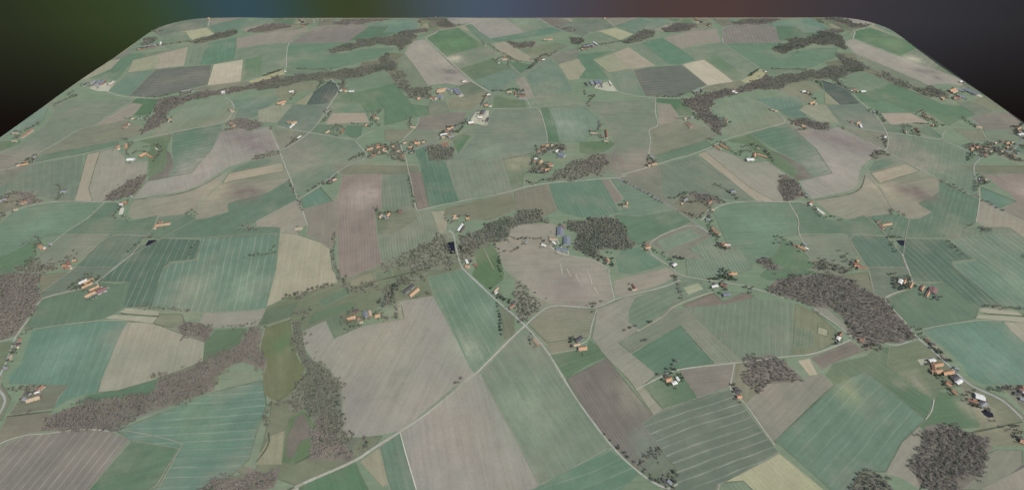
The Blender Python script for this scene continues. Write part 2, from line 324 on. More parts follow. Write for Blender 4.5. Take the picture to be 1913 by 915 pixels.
W('mix',"E1 860,150 930,110 1170,70 |T1 800,400 1250,370 1420,290 1560,330 1620,370 |E1 1760,130 1700,165 1650,95 1560,105 1430,85 1380,100 1230,125 890,195",'wood pointing into the bright green field')
W('mix',"E1 0,560 340,480 500,440 700,430 800,410 1020,380 1230,340 1440,330 1450,270 1540,190 1640,290 1680,380 1500,390 1200,465 1050,490 1040,600 1000,590 1010,480 860,480 800,480 500,530 250,600 0,625",'ribbon of woodland crossing the far fields')
W('bare',"E4 190,740 440,690 600,640 930,590 1170,475 1230,440 1290,500 1180,590 960,650 800,690 600,740 560,870 |D3 1270,60 1250,110 1280,180 1400,260 1350,380 1200,250 1130,160 960,30",'wood hooking down beside the ploughed plot')
W('bare',"D4 930,240 1050,230 1330,290 1320,330 1250,350 1080,310 940,260",'thin wood above the large pale brown field')
W('bare',"C4 740,80 810,25 900,80 980,190 940,230 800,260 760,200",'streaky copse at the pale field corner')
W('mix',"D2 360,470 620,490 620,610 365,620",'square brown plantation')
W('bare',"B1 1280,440 1370,400 1480,400 1590,450 1520,550 1400,510",'shrubby thicket between meadow and tan field')
W('thin',"D3 -160,700 80,590 240,580 -? 240,650 180,780 -20,830 -340,860 -330,800".replace('-? ',''),'bare hillside wood by the crossroads')
W('bare',"E2 1040,30 1200,60 1400,40 1420,80 1230,130 1130,100",'dark copse on the tan field tip')
W('mix',"T2 1780,370 1913,360 |T3 70,380 90,430 0,470 |T2 1860,440",'small dark copse by the far farmyard')
W('bare',"T3 1180,260 1320,180 1420,172 1640,205 1480,280 1350,310 1190,300".replace('T3','t3'),'upper wood on the near right ridge')
W('thin',"E1 1600,470 1740,400 1840,620 1820,740 1760,650 1640,540",'scrubby triangle west of the industrial farm')
W('mix',"A3 940,730 1000,620 1060,550 1115,575 1060,640 980,750",'dark narrow clump by the curving lane')
W('thin',"C4 1000,780 1170,810 1340,850 1400,877 |B4 560,50 300,20 |C4 1060,850",'scrub above the big brown wood')
W('bare',"C4 540,780 600,770 700,820 780,877 660,877 560,820",'oval copse in the green meadow')
W('bare',"C3 1210,180 1350,190 1560,265 1480,285 1300,240 1240,215",'wedge of trees behind the garden farm')
W('thin',"B3 0,90 60,110 90,180 250,260 190,320 60,400 0,330",'thicket in the bend of the lane')
W('thin',"C2 790,650 940,560 1030,560 930,640 1000,740 1060,800 980,877 560,877 640,760 720,700",'riverside scrub beside the round pond')
W('thin',"A2 340,50 400,20 350,130 360,280 300,300 240,280 230,200",'scrub along the stream')
W('bare',"T2 0,160 90,190 220,235 230,250 0,250",'far copse on the skyline')
W('thin',"D1 530,630 650,570 720,545 810,550 815,585 640,620 540,640",'thin scrub strip on the brown field edge')
W('thin',"E2 -120,620 120,590 180,640 120,740 -60,720",'scrub west of the industrial farm')
W('thin',"C2 400,835 520,785 640,735 760,685 850,650 800,690 690,735 600,790 520,850 400,900",'thin wood strip on the valley bank')
W('thin',"B2 650,75 690,180 780,165 900,120 900,100 800,130 700,150",'scrub on the valley floor')
W('mix',"B2 905,265 940,215 1010,130 1070,60 1130,70 1040,160 1010,245 930,300",'tree belt above the big tan field')
W('thin',"B2 1090,90 1200,50 1290,20 1240,80 1150,110",'scrub beside the valley road end')
W('thin',"C2 1060,690 1110,660 1240,640 1200,700 1230,760 1150,800 1100,760",'thicket in the bridge hamlet')
W('thin',"D2 1440,560 1480,500 1700,480 1780,520 1620,540 1540,570 1500,600 1440,620",'treed gardens in the grove village')
W('thin',"D2 1370,770 1440,690 1560,670 1610,690 1600,740 1500,780",'orchard below the grove village')
W('thin',"D1 1680,500 1800,465 1880,470 1900,520 1840,570 1720,570",'treed gardens of the hill village')
W('thin',"D2 0,470 80,450 110,540 140,620 80,640 0,590",'treed gardens by the road fork')
# ponds
PONDS = [("C4 1785,618 1830,612 1875,620 1870,662 1840,668 1815,652",'dark'),("C2 950,660 1000,635 1045,630 1055,735 1010,738 960,695",'green'),("A4 1600,282 1640,268 1692,300 1700,326 1660,332 1625,312",'dark')]
# roads: (width m, colour, centre line)
ROADS = []
PALE=(174,173,160); GREY=(128,131,128); TRK=(156,154,137)
def RD(w, c, s): ROADS.append((w*.84, c, parse(s)))
RD(7,PALE,"B3 85,430 |B2 1913,505 1640,780 |A2 1640,0 1490,110 1300,290 1070,450 860,580 740,670 240,877 |t2 0,300 |t1 1730,390 |e2 100,20")
RD(5,PALE,"E2 100,20 340,230 640,527 890,670")
RD(6,(165,168,160),"B3 85,430 0,350 |B2 1790,250 1540,15 |C2 1110,860 1060,690 1045,570 1000,530")
RD(5,(168,172,160),"B3 85,430 200,560 265,645 400,877 |A3 490,240 740,570 960,770 1150,877 |t2 1880,290")
RD(5,(168,170,160),"B3 85,430 180,340 270,275 420,285 620,298 750,230 850,205 1100,150 1240,95")
RD(3.5,PALE,"B3 750,225 700,20 |C3 530,877 390,783 160,750 0,680")
RD(3.5,PALE,"B3 620,300 580,420 560,540 470,580")
RD(3,TRK,"B3 265,642 460,610")
RD(3,(180,172,152),"B3 920,470 1120,360 1170,300 1300,240 1480,185")
RD(4,PALE,"A3 910,130 1100,30 |B3 1220,750 1640,715 |B4 180,662 300,658 450,610 610,545 640,520 350,310")
RD(4,PALE,"B3 1640,715 1610,870 |A3 1605,120 1720,230 1840,400 |A4 60,540")
RD(4.5,PALE,"B4 1110,515 980,360 860,240 900,210 1070,150 1080,115 1040,0 |C4 1840,740")
RD(3.5,TRK,"C4 1840,740 1750,640 1705,580 1640,490 1505,390")
RD(4,(160,165,158),"B4 850,555 930,578 1000,572 1110,525")
RD(6,(165,170,164),"B4 1110,515 1200,590 1320,690 1500,860 |A4 1600,130 1700,170 1790,220 1913,340 |A1 -191,630".replace('|A1 -191,630',''))
RD(4,PALE,"B4 1080,115 1160,150 1240,155")
RD(3,TRK,"C4 1700,580 1340,555 1450,750 1530,870 |B4 760,60 790,190")
RD(2.5,TRK,"C1 650,430 340,600 0,800 |B1 860,0 740,105")
RD(2.2,TRK,"C1 340,600 750,600 1400,560")
RD(3,TRK,"B1 250,460 500,422 760,392 950,385 1110,410")
RD(4,PALE,"C1 1190,460 1560,255 1750,130")
RD(4.5,(168,170,158),"D1 720,340 810,545 860,680 910,800 |C1 1500,80 1560,250 1600,340 1650,490")
RD(3,(150,160,140),"C1 650,330 800,180 880,60 950,0 |D1 350,700 530,640")
RD(4,PALE,"D1 810,545 950,480 1110,370 1210,260 1300,110 1380,0 |E1 960,670 990,610 880,490")
RD(4.5,(160,163,152),"D1 790,310 900,330 1110,370 1560,440 1640,380 1760,335 |D1 1913,320 |D2 60,300".replace('|D1 1913,320 |D2 60,300',''))
RD(5,(158,162,154),"D1 1560,440 1620,510 1700,600 1520,660 1370,750 |C1 1750,130")
RD(4,(160,163,150),"D1 1700,600 1850,590 |D2 0,590 130,560 330,480")
RD(4,(168,168,155),"D2 280,210 265,285 90,440 110,530 150,600 170,720 210,877 |C2 700,330 720,355")
RD(5,(172,172,160),"C2 720,355 1090,270 1560,187 1660,150 |C3 0,115 250,100 440,75 590,65")
RD(4.5,PALE,"C3 590,65 700,40 |D3 340,795 610,720 850,640 1110,570 1290,490 1420,420 1560,380 1913,300 |D4 910,260 780,140 700,90 560,30 480,10")
RD(7,(140,143,140),"C3 590,65 820,180 1110,330 1270,440 1440,560")
RD(3,PALE,"C3 520,85 640,250")
RD(5,(165,165,152),"C3 1440,560 1270,440 780,660 1100,877 |B3 1200,40 1290,70 1450,95 1700,130 1913,195 |B4 120,230")
RD(4.5,PALE,"C3 1340,430 1450,330 1560,285 1700,265 |C4 560,265 830,268 970,262 1160,385")
RD(3.5,PALE,"C4 830,268 930,430 910,540 990,690")
RD(9,GREY,"D2 110,545 330,480 450,430 500,400 600,330 760,230 900,90 1020,0 |E2 930,665 1225,455 1600,210 1800,90 |T3 60,370")
RD(4,TRK,"T3 60,370 130,330 180,290")
RD(3.5,PALE,"E3 -80,175 60,145 250,105 440,160")
RD(3,TRK,"E3 180,265 440,160 630,100 |T3 830,420 1180,375")
RD(4.5,PALE,"E2 890,670 790,620 640,527")
RD(3.5,PALE,"D2 1010,128 1390,118 1480,115 1555,370 1550,490")
RD(4,PALE,"E2 1280,680 1345,840")
RD(4,PALE,"E3 450,640 620,680 700,695 930,713 1200,722")
RD(4,PALE,"D3 720,12 710,150 755,290 655,325 648,370 668,430 640,620")
RD(3.5,PALE,"E3 1390,650 1540,570 1860,520")
RD(4.5,PALE,"E1 500,0 430,40 365,82 350,370")
RD(3,TRK,"A1 -191,630 -400,830 -685,1075 -1211,1554".replace('A1 -191','A1 -191'))
RD(3.4,PALE,"A1 -191,630 0,510 200,455 330,455 560,420 700,422 860,440")
RD(2,TRK,"A1 860,440 930,425 1370,520 1340,565 1190,850")
RD(2.5,PALE,"E1 1540,390 1640,420 1740,490")
RD(3,TRK,"C2 1310,690 1400,877")
RD(3,PALE,"A4 1245,200 1230,290 1180,350")
RD(4,TRK,"T1 1725,390 1800,320 1913,290 |T2 0,295".replace('T','t').replace('t2 0','t2 0'))
RD(3,(200,196,182),"A2 1070,455 1120,640 1190,877")
RD(3,(180,178,160),"E2 1120,370 1225,440")
for s_ in ("C3 75,815 100,877","B3 350,0 362,40","B3 395,0 425,65","B3 460,45 505,135","B3 540,0 575,80 582,120","B3 600,140 628,190"): RD(2.2,(196,192,180),s_)
RD(5,(196,192,178),"C3 -10,668 40,705 90,735 155,745")
RD(5,(190,186,172),"C3 50,600 70,650 100,690 150,700 155,745")
# pale ploughed-in wrapping strips on the round field
# ditches and dark boundaries
DITCH = [parse(s) for s in ("A1 40,322 375,285","A4 1130,877 1300,590","A4 1480,455 1720,405 1913,362","D2 1110,630 1430,570","A2 380,0 250,160 150,220","A2 290,685 530,565",
  "A2 90,450 100,540 0,670","C1 100,248 460,208 650,160 880,35","B2 700,160 860,100 1010,65 1280,0","D3 1200,250 1350,380","C1 1870,265 1760,140","E2 1225,440 1110,365","B1 900,340 1180,357")]
# ------------------------------------------------------------------ buildings, farm by farm
# ridge start > ridge end, width m, roof kind
FARMS = []
def FM(desc, s): FARMS.append((desc, s))
FM('twin farm by the striped field',"B1 605,132>655,95,12,W;B1 628,128>705,92,9,O;B1 625,160>700,122,9,O;B1 680,180>748,143,9,O;B1 645,225>722,187,9,O;B1 735,198>798,160,22,M;B1 700,235>720,220,6,K")
FM('lone farm on brown grass',"A1 285,130>325,100,10,R;A1 245,155>270,130,9,K;A1 265,150>285,145,6,W;A1 200,210>300,180,14,T")
FM('farm inside the tan field',"B2 672,385>735,365,12,O;B2 712,330>758,316,9,K;B2 745,383>775,378,8,R;B2 805,328>810,368,11,B;B2 835,325>842,365,14,T;B2 878,362>918,350,12,O;B2 768,410>785,405,5,T")
FM('farm by the tan field corner',"B2 1095,185>1165,128,15,K;B2 1135,208>1205,158,12,O")
FM('hamlet by the bridge pond',"C2 1145,850>1180,858,12,O;C2 1152,795>1165,830,8,W;C2 1220,835>1250,845,9,R;C2 1190,800>1205,815,7,K")
FM('lane farm below the clump',"B2 1765,182>1795,152,9,T;B2 1775,195>1790,185,6,W")
FM('farm near the white crossroads',"B2 1880,300>1913,280,9,R;B2 1895,265>1925,255,7,K")
FM('farm beside the ribbed plot',"B3 455,542>515,528,11,K;B3 430,582>490,570,9,T;B3 480,607>542,598,14,O;B3 145,535>185,580,10,T")
FM('ruined plot farm',"B3 885,125>905,160,7,R;B3 880,165>915,160,5,T")
FM('garden hamlet on the lane bend',"B3 1595,55>1655,45,12,O;B3 1605,65>1620,35,9,O;B3 1535,130>1580,148,10,R;B3 1550,150>1575,125,8,K;B3 1470,148>1515,140,10,W;B3 1560,220>1595,195,12,B;B3 1480,135>1490,125,6,K")
FM('farm on the green paddock',"B3 1128,842>1170,828,14,O;B3 1175,862>1212,858,10,W;B3 1210,820>1225,840,7,W;B3 1125,810>1140,800,6,K")
FM('cottage below the rounded wood',"A3 1655,188>1688,182,11,O;A3 1650,155>1688,145,9,K;A3 1640,130>1665,125,6,K")
FM('hidden cottage on the near lane',"A3 1150,810>1170,830,8,G;A3 1110,800>1125,815,6,K")
FM('great farm, upper court',"B4 1240,728>1300,715,12,O;B4 1218,778>1295,765,13,O;B4 1310,790>1378,770,13,O;B4 1200,692>1250,690,10,W;B4 1228,705>1245,760,10,O")
FM('great farm, lower court',"A4 1385,60>1415,28,16,K;A4 1412,85>1440,55,12,W;A4 1385,130>1412,162,12,O;A4 1340,85>1360,95,9,O;A4 1345,70>1358,75,6,R;A4 1548,172>1618,195,18,W;A4 1535,205>1575,228,12,O;A4 1585,240>1620,205,12,K;A4 1590,255>1632,225,9,G;A4 1500,200>1530,215,9,R")
FM('wooded farm in the corner',"A4 1880,125>1908,132,10,R;A4 1850,150>1875,160,8,K;A4 1895,195>1913,200,9,G")
FM('orange house below the ditch',"A4 1888,505>1925,522,12,O;A4 1880,490>1900,485,8,K")
FM('white cottage below the wood',"B4 512,540>535,528,10,W;B4 528,515>545,490,9,R;B4 510,575>520,560,5,K")
FM('red cottage inside the wood edge',"B4 680,540>712,545,10,R")
FM('terrace by the scrub',"B4 665,5>730,12,10,R;B4 640,-8>680,-2,8,O")
FM('cottages on the straight road',"B4 1180,540>1200,552,9,R;B4 1212,568>1240,582,12,K;B4 1230,585>1250,592,6,T;B4 1300,655>1340,688,6,T;B4 1395,745>1425,752,8,G")
FM('farm beside the dark square pond',"C4 1660,485>1745,470,9,O;C4 1640,480>1680,515,10,O;C4 1610,450>1650,455,6,R")
FM('farm in the bare garden',"C4 1400,825>1470,860,12,R;C4 1425,810>1445,805,8,O;C4 1380,815>1395,830,7,K")
FM('long farm by the silage strip',"C4 1010,285>1042,272,12,R;C4 1012,295>1035,292,8,W;C4 945,205>985,200,8,K;C4 980,215>1000,222,6,G;C4 1080,325>1150,378,14,P")
FM('farm at white track end',"C4 908,672>980,702,12,O;C4 955,650>985,660,10,G;C4 975,690>995,700,8,W;C4 870,655>890,668,8,R")
FM('farm on the slope crossroads',"C1 1835,82>1895,55,12,K;C1 1870,80>1905,72,10,T;C1 1830,75>1860,68,5,W")
FM('barn on the bare triangle',"C1 1540,525>1605,518,7,T")
FM('farm beside the long brown field',"C2 385,425>392,395,9,T;C2 450,412>462,382,10,O;C2 400,405>440,415,8,G;C2 555,372>578,374,7,R;C2 428,430>462,425,7,G")
FM('farm above the valley',"C2 1040,412>1060,405,9,O;C2 1035,430>1080,425,8,T;C2 1150,430>1180,425,9,O;C2 1078,540>1120,480,9,W;C2 1100,545>1140,500,9,K")
FM('barn by the tan track',"C2 1675,645>1700,628,9,G;C2 1825,655>1865,670,9,W")
FM('grey barn yard',"C3 82,505>80,580,26,B;C3 140,590>138,658,26,B;C3 40,690>145,708,14,B;C3 -15,615>45,605,10,T;C3 10,630>38,650,8,W;C3 98,500>100,516,22,M")
FM('cottage behind the round field',"C3 498,782>510,818,10,O;C3 470,790>490,800,6,K")
FM('farm at the pale strip end',"C3 668,285>675,310,9,O;C3 638,318>680,328,9,T;C3 625,300>640,305,6,K")
FM('farm in the walled garden',"C3 1398,282>1430,268,10,R;C3 1180,265>1212,245,11,G;C3 1185,245>1205,230,8,K;C3 1160,290>1172,282,6,T")
FM('cottage ringed by trees',"C3 1598,185>1640,180,12,G;C3 1610,172>1628,168,8,K")
FM('roadside farm above',"C3 1438,500>1470,525,12,O;C3 1478,535>1505,560,12,O;C3 1455,530>1470,545,7,T;C3 1385,425>1420,430,10,G;C3 1430,340>1455,338,8,T;C3 1400,392>1420,388,8,K")
FM('roadside farm below',"C3 1520,640>1585,645,9,R;C3 1548,652>1600,658,6,W;C3 1530,665>1592,672,10,O;C3 1488,632>1505,640,7,K")
FM('farm at the lane corner',"C3 838,692>882,680,10,O;C3 845,662>875,655,8,R")
FM('white house by the teal field',"C3 1085,850>1112,830,11,W;C3 1065,832>1085,825,8,K")
FM('hut on the white track',"D1 330,158>360,154,8,T")
FM('farm above the large brown field',"D1 322,295>345,283,9,R;D1 360,302>388,310,9,T;D1 350,312>365,322,7,O;D1 300,280>315,278,6,K")
FM('orange farm on the striped plot',"D1 790,85>875,62,12,O;D1 830,92>862,84,7,T")
FM('V shaped farm',"D1 890,275>925,262,9,R;D1 930,285>985,270,11,O;D1 915,328>962,290,9,W")
FM('white cottage on the diagonal lane',"D1 990,427>1020,410,10,W;D1 950,440>965,435,7,K;D1 1005,412>1025,405,7,T")
FM('cottages in the triangle garden',"D1 1270,378>1308,355,9,T;D1 1422,370>1445,330,8,R;D1 1380,350>1400,345,6,K")
FM('cottage by the pink field',"D1 1275,178>1300,165,9,G;D1 1300,185>1312,175,6,K")
FM('orange hamlet by the green field',"D1 1748,205>1768,222,10,O;D1 1778,238>1792,222,9,T;D1 1740,190>1752,200,7,R;D1 1660,302>1685,290,11,O;D1 1720,210>1735,205,6,K")
FM('village on the hill road',"D1 1680,535>1705,525,9,O;D1 1705,520>1735,515,9,O;D1 1770,495>1795,480,9,R;D1 1772,512>1805,500,9,O;D1 1830,540>1842,520,9,T;D1 1850,550>1875,540,9,T;D1 1725,588>1765,580,9,R;D1 1700,590>1720,585,7,K;D1 1790,560>1800,550,7,T;D1 1820,500>1840,495,7,R;D1 1845,515>1865,518,7,O")
FM('village by the road fork',"D2 120,462>155,455,9,T;D2 235,462>285,450,11,O;D2 310,452>335,442,8,T;D2 175,505>205,492,8,O;D2 225,445>250,435,8,R;D2 10,500>25,490,9,O;D2 110,585>135,575,9,R;D2 60,545>80,535,8,T;D2 195,560>215,552,9,G;D2 75,610>95,600,8,K;D2 255,475>275,468,8,R;D2 30,525>45,520,7,K")
FM('barns along the main road',"D2 560,325>620,308,10,O;D2 535,352>575,335,9,R;D2 495,385>545,360,12,W;D2 565,395>590,385,10,R;D2 580,410>620,385,12,G;D2 505,405>535,398,9,T;D2 600,345>625,335,7,K;D2 525,378>560,368,8,W")
FM('pale works depot',"D2 770,272>820,262,20,W;D2 868,212>912,222,15,W;D2 890,182>915,150,16,K;D2 945,255>975,222,14,K;D2 925,185>945,150,10,G;D2 935,95>962,100,10,O;D2 985,95>1005,100,8,T;D2 745,240>765,235,8,B")
FM('farm on the brown plateau',"D2 195,300>240,305,10,T;D2 205,285>215,300,7,R;D2 190,272>205,268,6,K")
FM('grove village, north row',"D2 1495,502>1520,495,8,R;D2 1535,505>1565,495,10,O;D2 1590,500>1615,492,8,T;D2 1455,560>1480,555,8,R;D2 1550,550>1590,545,8,K;D2 1640,570>1655,545,10,W;D2 1665,590>1725,612,26,B;D2 1680,555>1720,545,9,K;D2 1500,535>1530,530,8,R")
FM('grove village, south row',"D2 1425,640>1450,632,9,W;D2 1450,682>1510,672,11,O;D2 1480,660>1500,655,8,T;D2 1555,695>1600,685,9,R;D2 1530,755>1575,740,12,O;D2 1490,740>1515,735,8,R;D2 1440,760>1470,752,8,K;D2 1575,712>1610,705,8,T;D2 1420,665>1440,660,7,R;D2 1520,775>1540,770,7,K")
FM('cross shaped sheds in scrub',"D3 70,375>130,372,7,T;D3 220,322>235,440,11,R;D3 200,452>245,455,6,T;D3 160,410>200,420,6,K")
FM('triangle farm at the lane end',"D3 665,608>695,620,12,G;D3 640,700>662,690,9,T;D3 672,692>720,678,9,O;D3 650,665>672,660,7,R;D3 705,650>725,648,8,K")
FM('pink farm by the wood',"D3 1020,265>1065,275,11,R;D3 1050,305>1090,300,7,R;D3 1000,222>1030,215,8,T;D3 1060,215>1085,210,7,G")
FM('orange cottage in the meadow',"D3 1408,232>1432,252,12,O;D3 1385,245>1400,240,8,K")
FM('double orange farm',"D3 1305,500>1368,520,12,O;D3 1360,480>1440,525,12,O;D3 1290,492>1305,500,7,R")
FM('V farm with white shed',"D3 1618,632>1688,630,18,W;D3 1680,595>1712,570,12,O;D3 1718,575>1820,606,9,O;D3 1720,520>1745,525,8,T")
FM('hut on the far white lane',"D3 1855,138>1890,146,8,T")
FM('red farm by the white pond',"E1 1020,640>1062,630,14,R;E1 1045,655>1075,645,9,T;E1 990,650>1010,640,8,W;E1 1098,652>1160,648,14,W")
FM('white farm on the wood edge',"E1 388,658>442,648,14,W;E1 425,675>450,668,9,T")
FM('small hut by the strip wood',"E1 330,416>352,414,9,W")
FM('industrial farm, west yard',"E2 225,645>340,640,20,O;E2 225,665>330,662,14,T;E2 170,725>222,742,22,R;E2 240,722>300,732,18,B;E2 340,622>410,650,16,G;E2 420,615>500,710,16,B;E2 455,610>535,705,16,B;E2 535,542>578,532,12,W;E2 150,740>175,745,9,T;E2 250,700>290,705,10,G")
FM('brick farm left of the industry',"E2 0,745>30,742,14,O;E2 15,730>28,728,8,T")
FM('farm at the gravel junction',"E2 825,700>862,688,12,W;E2 790,712>815,705,9,K")
FM('courtyard farm by the junction',"E2 1065,655>1120,665,12,T;E2 1160,660>1170,705,10,R;E2 1190,655>1280,650,9,K;E2 1200,690>1285,690,9,K;E2 1210,715>1290,712,12,R;E2 1200,738>1300,738,8,G")
FM('roadside house with yard',"E2 800,818>842,820,14,O;E2 850,835>880,832,9,W")
FM('far farm on the green slope',"E2 1010,270>1062,268,12,T;E2 1020,250>1060,245,8,R;E2 960,312>980,315,7,W")
FM('white house on the main road',"E2 1482,270>1515,265,12,W;E2 1455,275>1475,272,8,R")
FM('far orange farmyard',"E2 1500,25>1540,20,9,T;E2 1550,20>1610,18,12,O")
FM('grey estate by the copse',"E3 180,60>245,102,9,W;E3 60,112>130,100,14,G;E3 140,90>200,102,14,G;E3 60,130>150,118,12,K;E3 45,138>62,142,14,T;E3 160,112>210,108,9,B")
FM('long barn complex',"E3 205,530>235,575,22,B;E3 240,520>272,568,22,B;E3 150,535>180,580,18,G;E3 270,575>300,600,8,G;E3 365,530>400,575,7,W;E3 90,555>110,590,12,K")
FM('dark farm under the striped field',"E3 1370,650>1440,630,10,G;E3 1385,665>1430,660,8,K;E3 1465,625>1475,655,8,K")
FM('white cottages in the hill wood',"E3 1835,650>1865,640,12,W;E3 1865,665>1895,660,10,W;E3 1870,625>1885,630,8,T")
# tree rows: (spacing m, crown m, kind, text, line)
ROWS = []
def TR(sp, cr, kind, d, s): ROWS.append((sp, cr, kind, d, parse(s)))
TR(10,9,'mix','hedge above the tan strips',"B1 990,280 1060,290 1150,295 1250,305 1400,320")
TR(9,8,'mix','hedge below the pale tan field',"B1 1660,438 1760,430 |B2 20,410")
TR(11,9,'mix','garden behind the twin farm',"B1 590,105 640,85 690,50 650,55")
TR(9,9,'dark','clump beside the twin farm',"B1 530,150 570,150 545,165")
TR(9,8,'mix','ditch bank beside the long brown wood',"A1 560,225 700,205 900,180 1130,150")
TR(11,11,'bare','lone place on the tan field edge',"B1 1140,800 1148,802")
TR(12,9,'bare','stream through the pond meadow',"A1 205,285 215,288")
TR(10,9,'dark','island in the dark striped field',"C1 610,745 630,690 660,640")
TR(10,8,'dark','island hedge in the pale striped field',"C1 1090,775 1180,760 1280,745 1370,735")
TR(9,8,'dark','point of the pale striped field',"C1 1330,720 1360,670")
TR(11,9,'dark','bank below the dark square pond',"C1 50,725 110,670 150,640")
TR(10,9,'mix','bank above the dark square pond',"C1 200,590 310,595")
TR(13,10,'bare','verge of the upland road',"C1 1485,80 1530,190 1560,220 1600,350")
TR(12,10,'bare','end of the upland green field',"C1 1080,500 1130,510 1190,520 1100,540 1180,545")
TR(12,9,'mix','ring round the small hill pond',"C1 580,370 610,350 640,370 645,400 610,400")
TR(11,10,'mix','lane to the slope farm',"C1 1650,170 1700,145 1750,110 1780,90")
TR(9,10,'mix','garden of the slope farm',"C1 1780,115 1850,110 1910,30")
TR(10,11,'bare','bank west of the long brown field',"C1 1890,560 1900,650 1880,720 1890,800 |B2 600,20 620,80")
TR(10,8,'dark','dark hedge by the village track',"C2 635,30 660,140 680,240 690,320")
TR(9,10,'mix','garden by the long brown field',"C2 340,340 370,320 350,380 490,370 540,365 570,355")
TR(12,9,'bare','bank below the striped orchard',"C2 420,820 520,780 600,745 700,705 790,680 850,650")
TR(10,10,'mix','valley bank below the brown field',"B2 500,140 560,120 |B2 200,230 240,225 300,230 380,190 430,180")
TR(9,10,'mix','valley floor hedge',"B2 660,70 640,90 690,180 800,160 860,110 900,160")
TR(10,11,'dark','valley clump north of the tan field',"B2 910,260 930,230 960,220 1000,190 1030,140 1010,250")
TR(10,9,'bare','edge of the tan field notch',"B2 970,370 1040,360 1030,290")
TR(10,9,'mix','garden inside the tan field',"B2 690,330 640,370 630,420 700,400 930,330 940,380 960,370")
TR(9,9,'dark','hedge below the tan field farm',"B2 650,465 700,450 770,430")
TR(10,9,'mix','stream beside the ochre meadow',"B2 280,350 340,330 400,320 |B2 300,440 320,430")
TR(9,9,'mix','valley road end',"B2 1090,90 1150,90 1180,40 1230,60 1250,90")
TR(10,9,'mix','corner tree by the tan farm',"B2 1280,190 1290,195")
TR(10,9,'dark','hedge beside the green triangle',"B2 1790,270 1800,320 1815,420 1830,500")
TR(10,10,'dark','garden by the white crossroads',"B2 1800,200 1820,220 1800,230 1880,250 1900,260")
TR(10,9,'bare','pair on the white road',"A2 1490,95 1530,45")
TR(11,10,'bare','roadside scrub at the near bend',"A2 690,620 770,590 820,560 840,540 800,520")
TR(9,9,'mix','stream bank in the lower left',"A2 70,330 75,400 90,250 250,230 300,230")
TR(12,9,'mix','hut garden by the lane',"B3 120,510 130,550 170,570")
TR(10,9,'mix','back of the ribbed plot farm',"B3 415,560 430,530 430,590")
TR(11,9,'bare','hedge round the ribbed plot',"B3 590,330 600,290 550,280 650,250")
TR(12,9,'bare','track by the pale flats',"B3 830,470 870,450 910,440")
TR(14,9,'mix','lone field edge spot',"B3 1000,400 1010,402")
TR(12,9,'bare','pasture corner on the flats',"B3 960,540 985,545")
TR(9,10,'dark','garden by the lane bend',"B3 1550,20 1530,60 1600,90 1660,90 1620,70 1460,90 1500,90")
TR(10,9,'bare','bank by the brown strip',"B3 1180,70 1200,75 1250,230 1250,240")
TR(11,9,'bare','wood tail by the lane',"B3 1720,150 1760,190 1780,150")
TR(9,9,'dark','garden on the green paddock',"B3 1110,800 1140,790 1200,770 1240,810 1250,840 1120,850 1160,870")
TR(10,9,'bare','north of the green paddock',"B3 1200,700 1170,750 1080,800")
TR(9,9,'dark','cottage lane below the wood',"A3 1625,110 1650,130 1690,150 1700,190")
TR(11,8,'dark','curving lane verge',"A3 680,460 720,500 770,560 850,640 900,680 960,740")
TR(10,9,'mix','garden on the near lane',"A3 1020,790 1060,800 1110,830 1160,780 1190,740 1200,830")
TR(9,9,'dark','edge of the big brown wood',"B4 600,430 650,450 700,560 720,600 780,580 760,540")
TR(10,9,'mix','east road verge',"B4 1080,450 1120,460 1160,530 1210,560 1280,640 1310,640 1350,690 1400,740 1430,745")
TR(9,9,'dark','garden of the twin farm court',"B4 930,60 940,100 940,150 980,170 1050,80 1030,170")
TR(10,9,'mix','great farm garden',"B4 1200,710 1210,750 |A4 1330,70 1370,130 1360,110 |A4 1500,200 1520,240 1610,265")
TR(10,10,'mix','bank behind the great farm',"A4 1660,120 1740,130 1820,110 1850,150 1890,180")
TR(10,9,'bare','ditch junction in the corner',"A4 1700,370 1740,400 1780,420 1850,390 1870,400")
TR(9,9,'dark','orange house corner',"A4 1850,400 1860,480 1900,460")
TR(10,9,'mix','scrub by the terrace',"C4 1280,720 1340,740 1300,780 1370,840 1380,870 1340,790")
TR(10,9,'dark','below the silage strip',"C4 1000,270 1020,310 1060,320 1110,400 1160,410 1200,400")
TR(11,9,'bare','scrub east of the silage strip',"C4 1240,410 1290,430 1310,440")
TR(10,10,'bare','back lane of the silage farm',"C4 920,200 950,190 1010,250")
TR(12,10,'dark','west of the white track farm',"C4 770,600 800,610 830,650 850,640 880,660")
TR(12,9,'bare','hollow in the big green meadow',"C4 720,580 700,640 740,640")
TR(9,9,'mix','drive of the ringed cottage',"C4 160,120 220,130 280,180 340,200 360,240")
TR(10,9,'mix','garden farm back row',"C3 1060,240 1110,240 1150,210 1210,190 1160,260 1270,280 1340,250 1380,300")
TR(11,9,'mix','roadside above the crossroads',"C3 1140,350 1230,370 1300,410 1370,370 1400,380 1440,430")
TR(9,9,'dark','roadside farms hedge',"C3 1410,480 1430,560 1490,570 |C3 1480,625 1490,670 1600,690")
TR(9,9,'dark','garden strip by the lane corner',"C3 830,640 860,710 900,700 950,720 990,740 1040,790 1090,830")
TR(10,11,'dark','yard of the teal field',"C3 1110,770 1150,780 1180,790")
TR(9,9,'dark','behind the round field',"C3 420,790 460,770 480,820 540,790 540,850")
TR(13,9,'bare','main road verge by the meadow',"C3 650,100 830,185 910,230 1000,280")
TR(10,9,'bare','row on the round field bank',"C2 1510,710 1560,720 1620,690")
TR(10,9,'mix','north bank of the grey barns',"C2 1550,590 1620,610 1690,600 1830,600 1850,630")
TR(10,9,'dark','green paddock hedge',"C2 1410,660 1440,700 1450,780 |B2 1810,10 1820,60")
TR(9,9,'mix','bridge hamlet garden',"C2 1080,640 1110,700 1140,740 1180,700 1210,760")
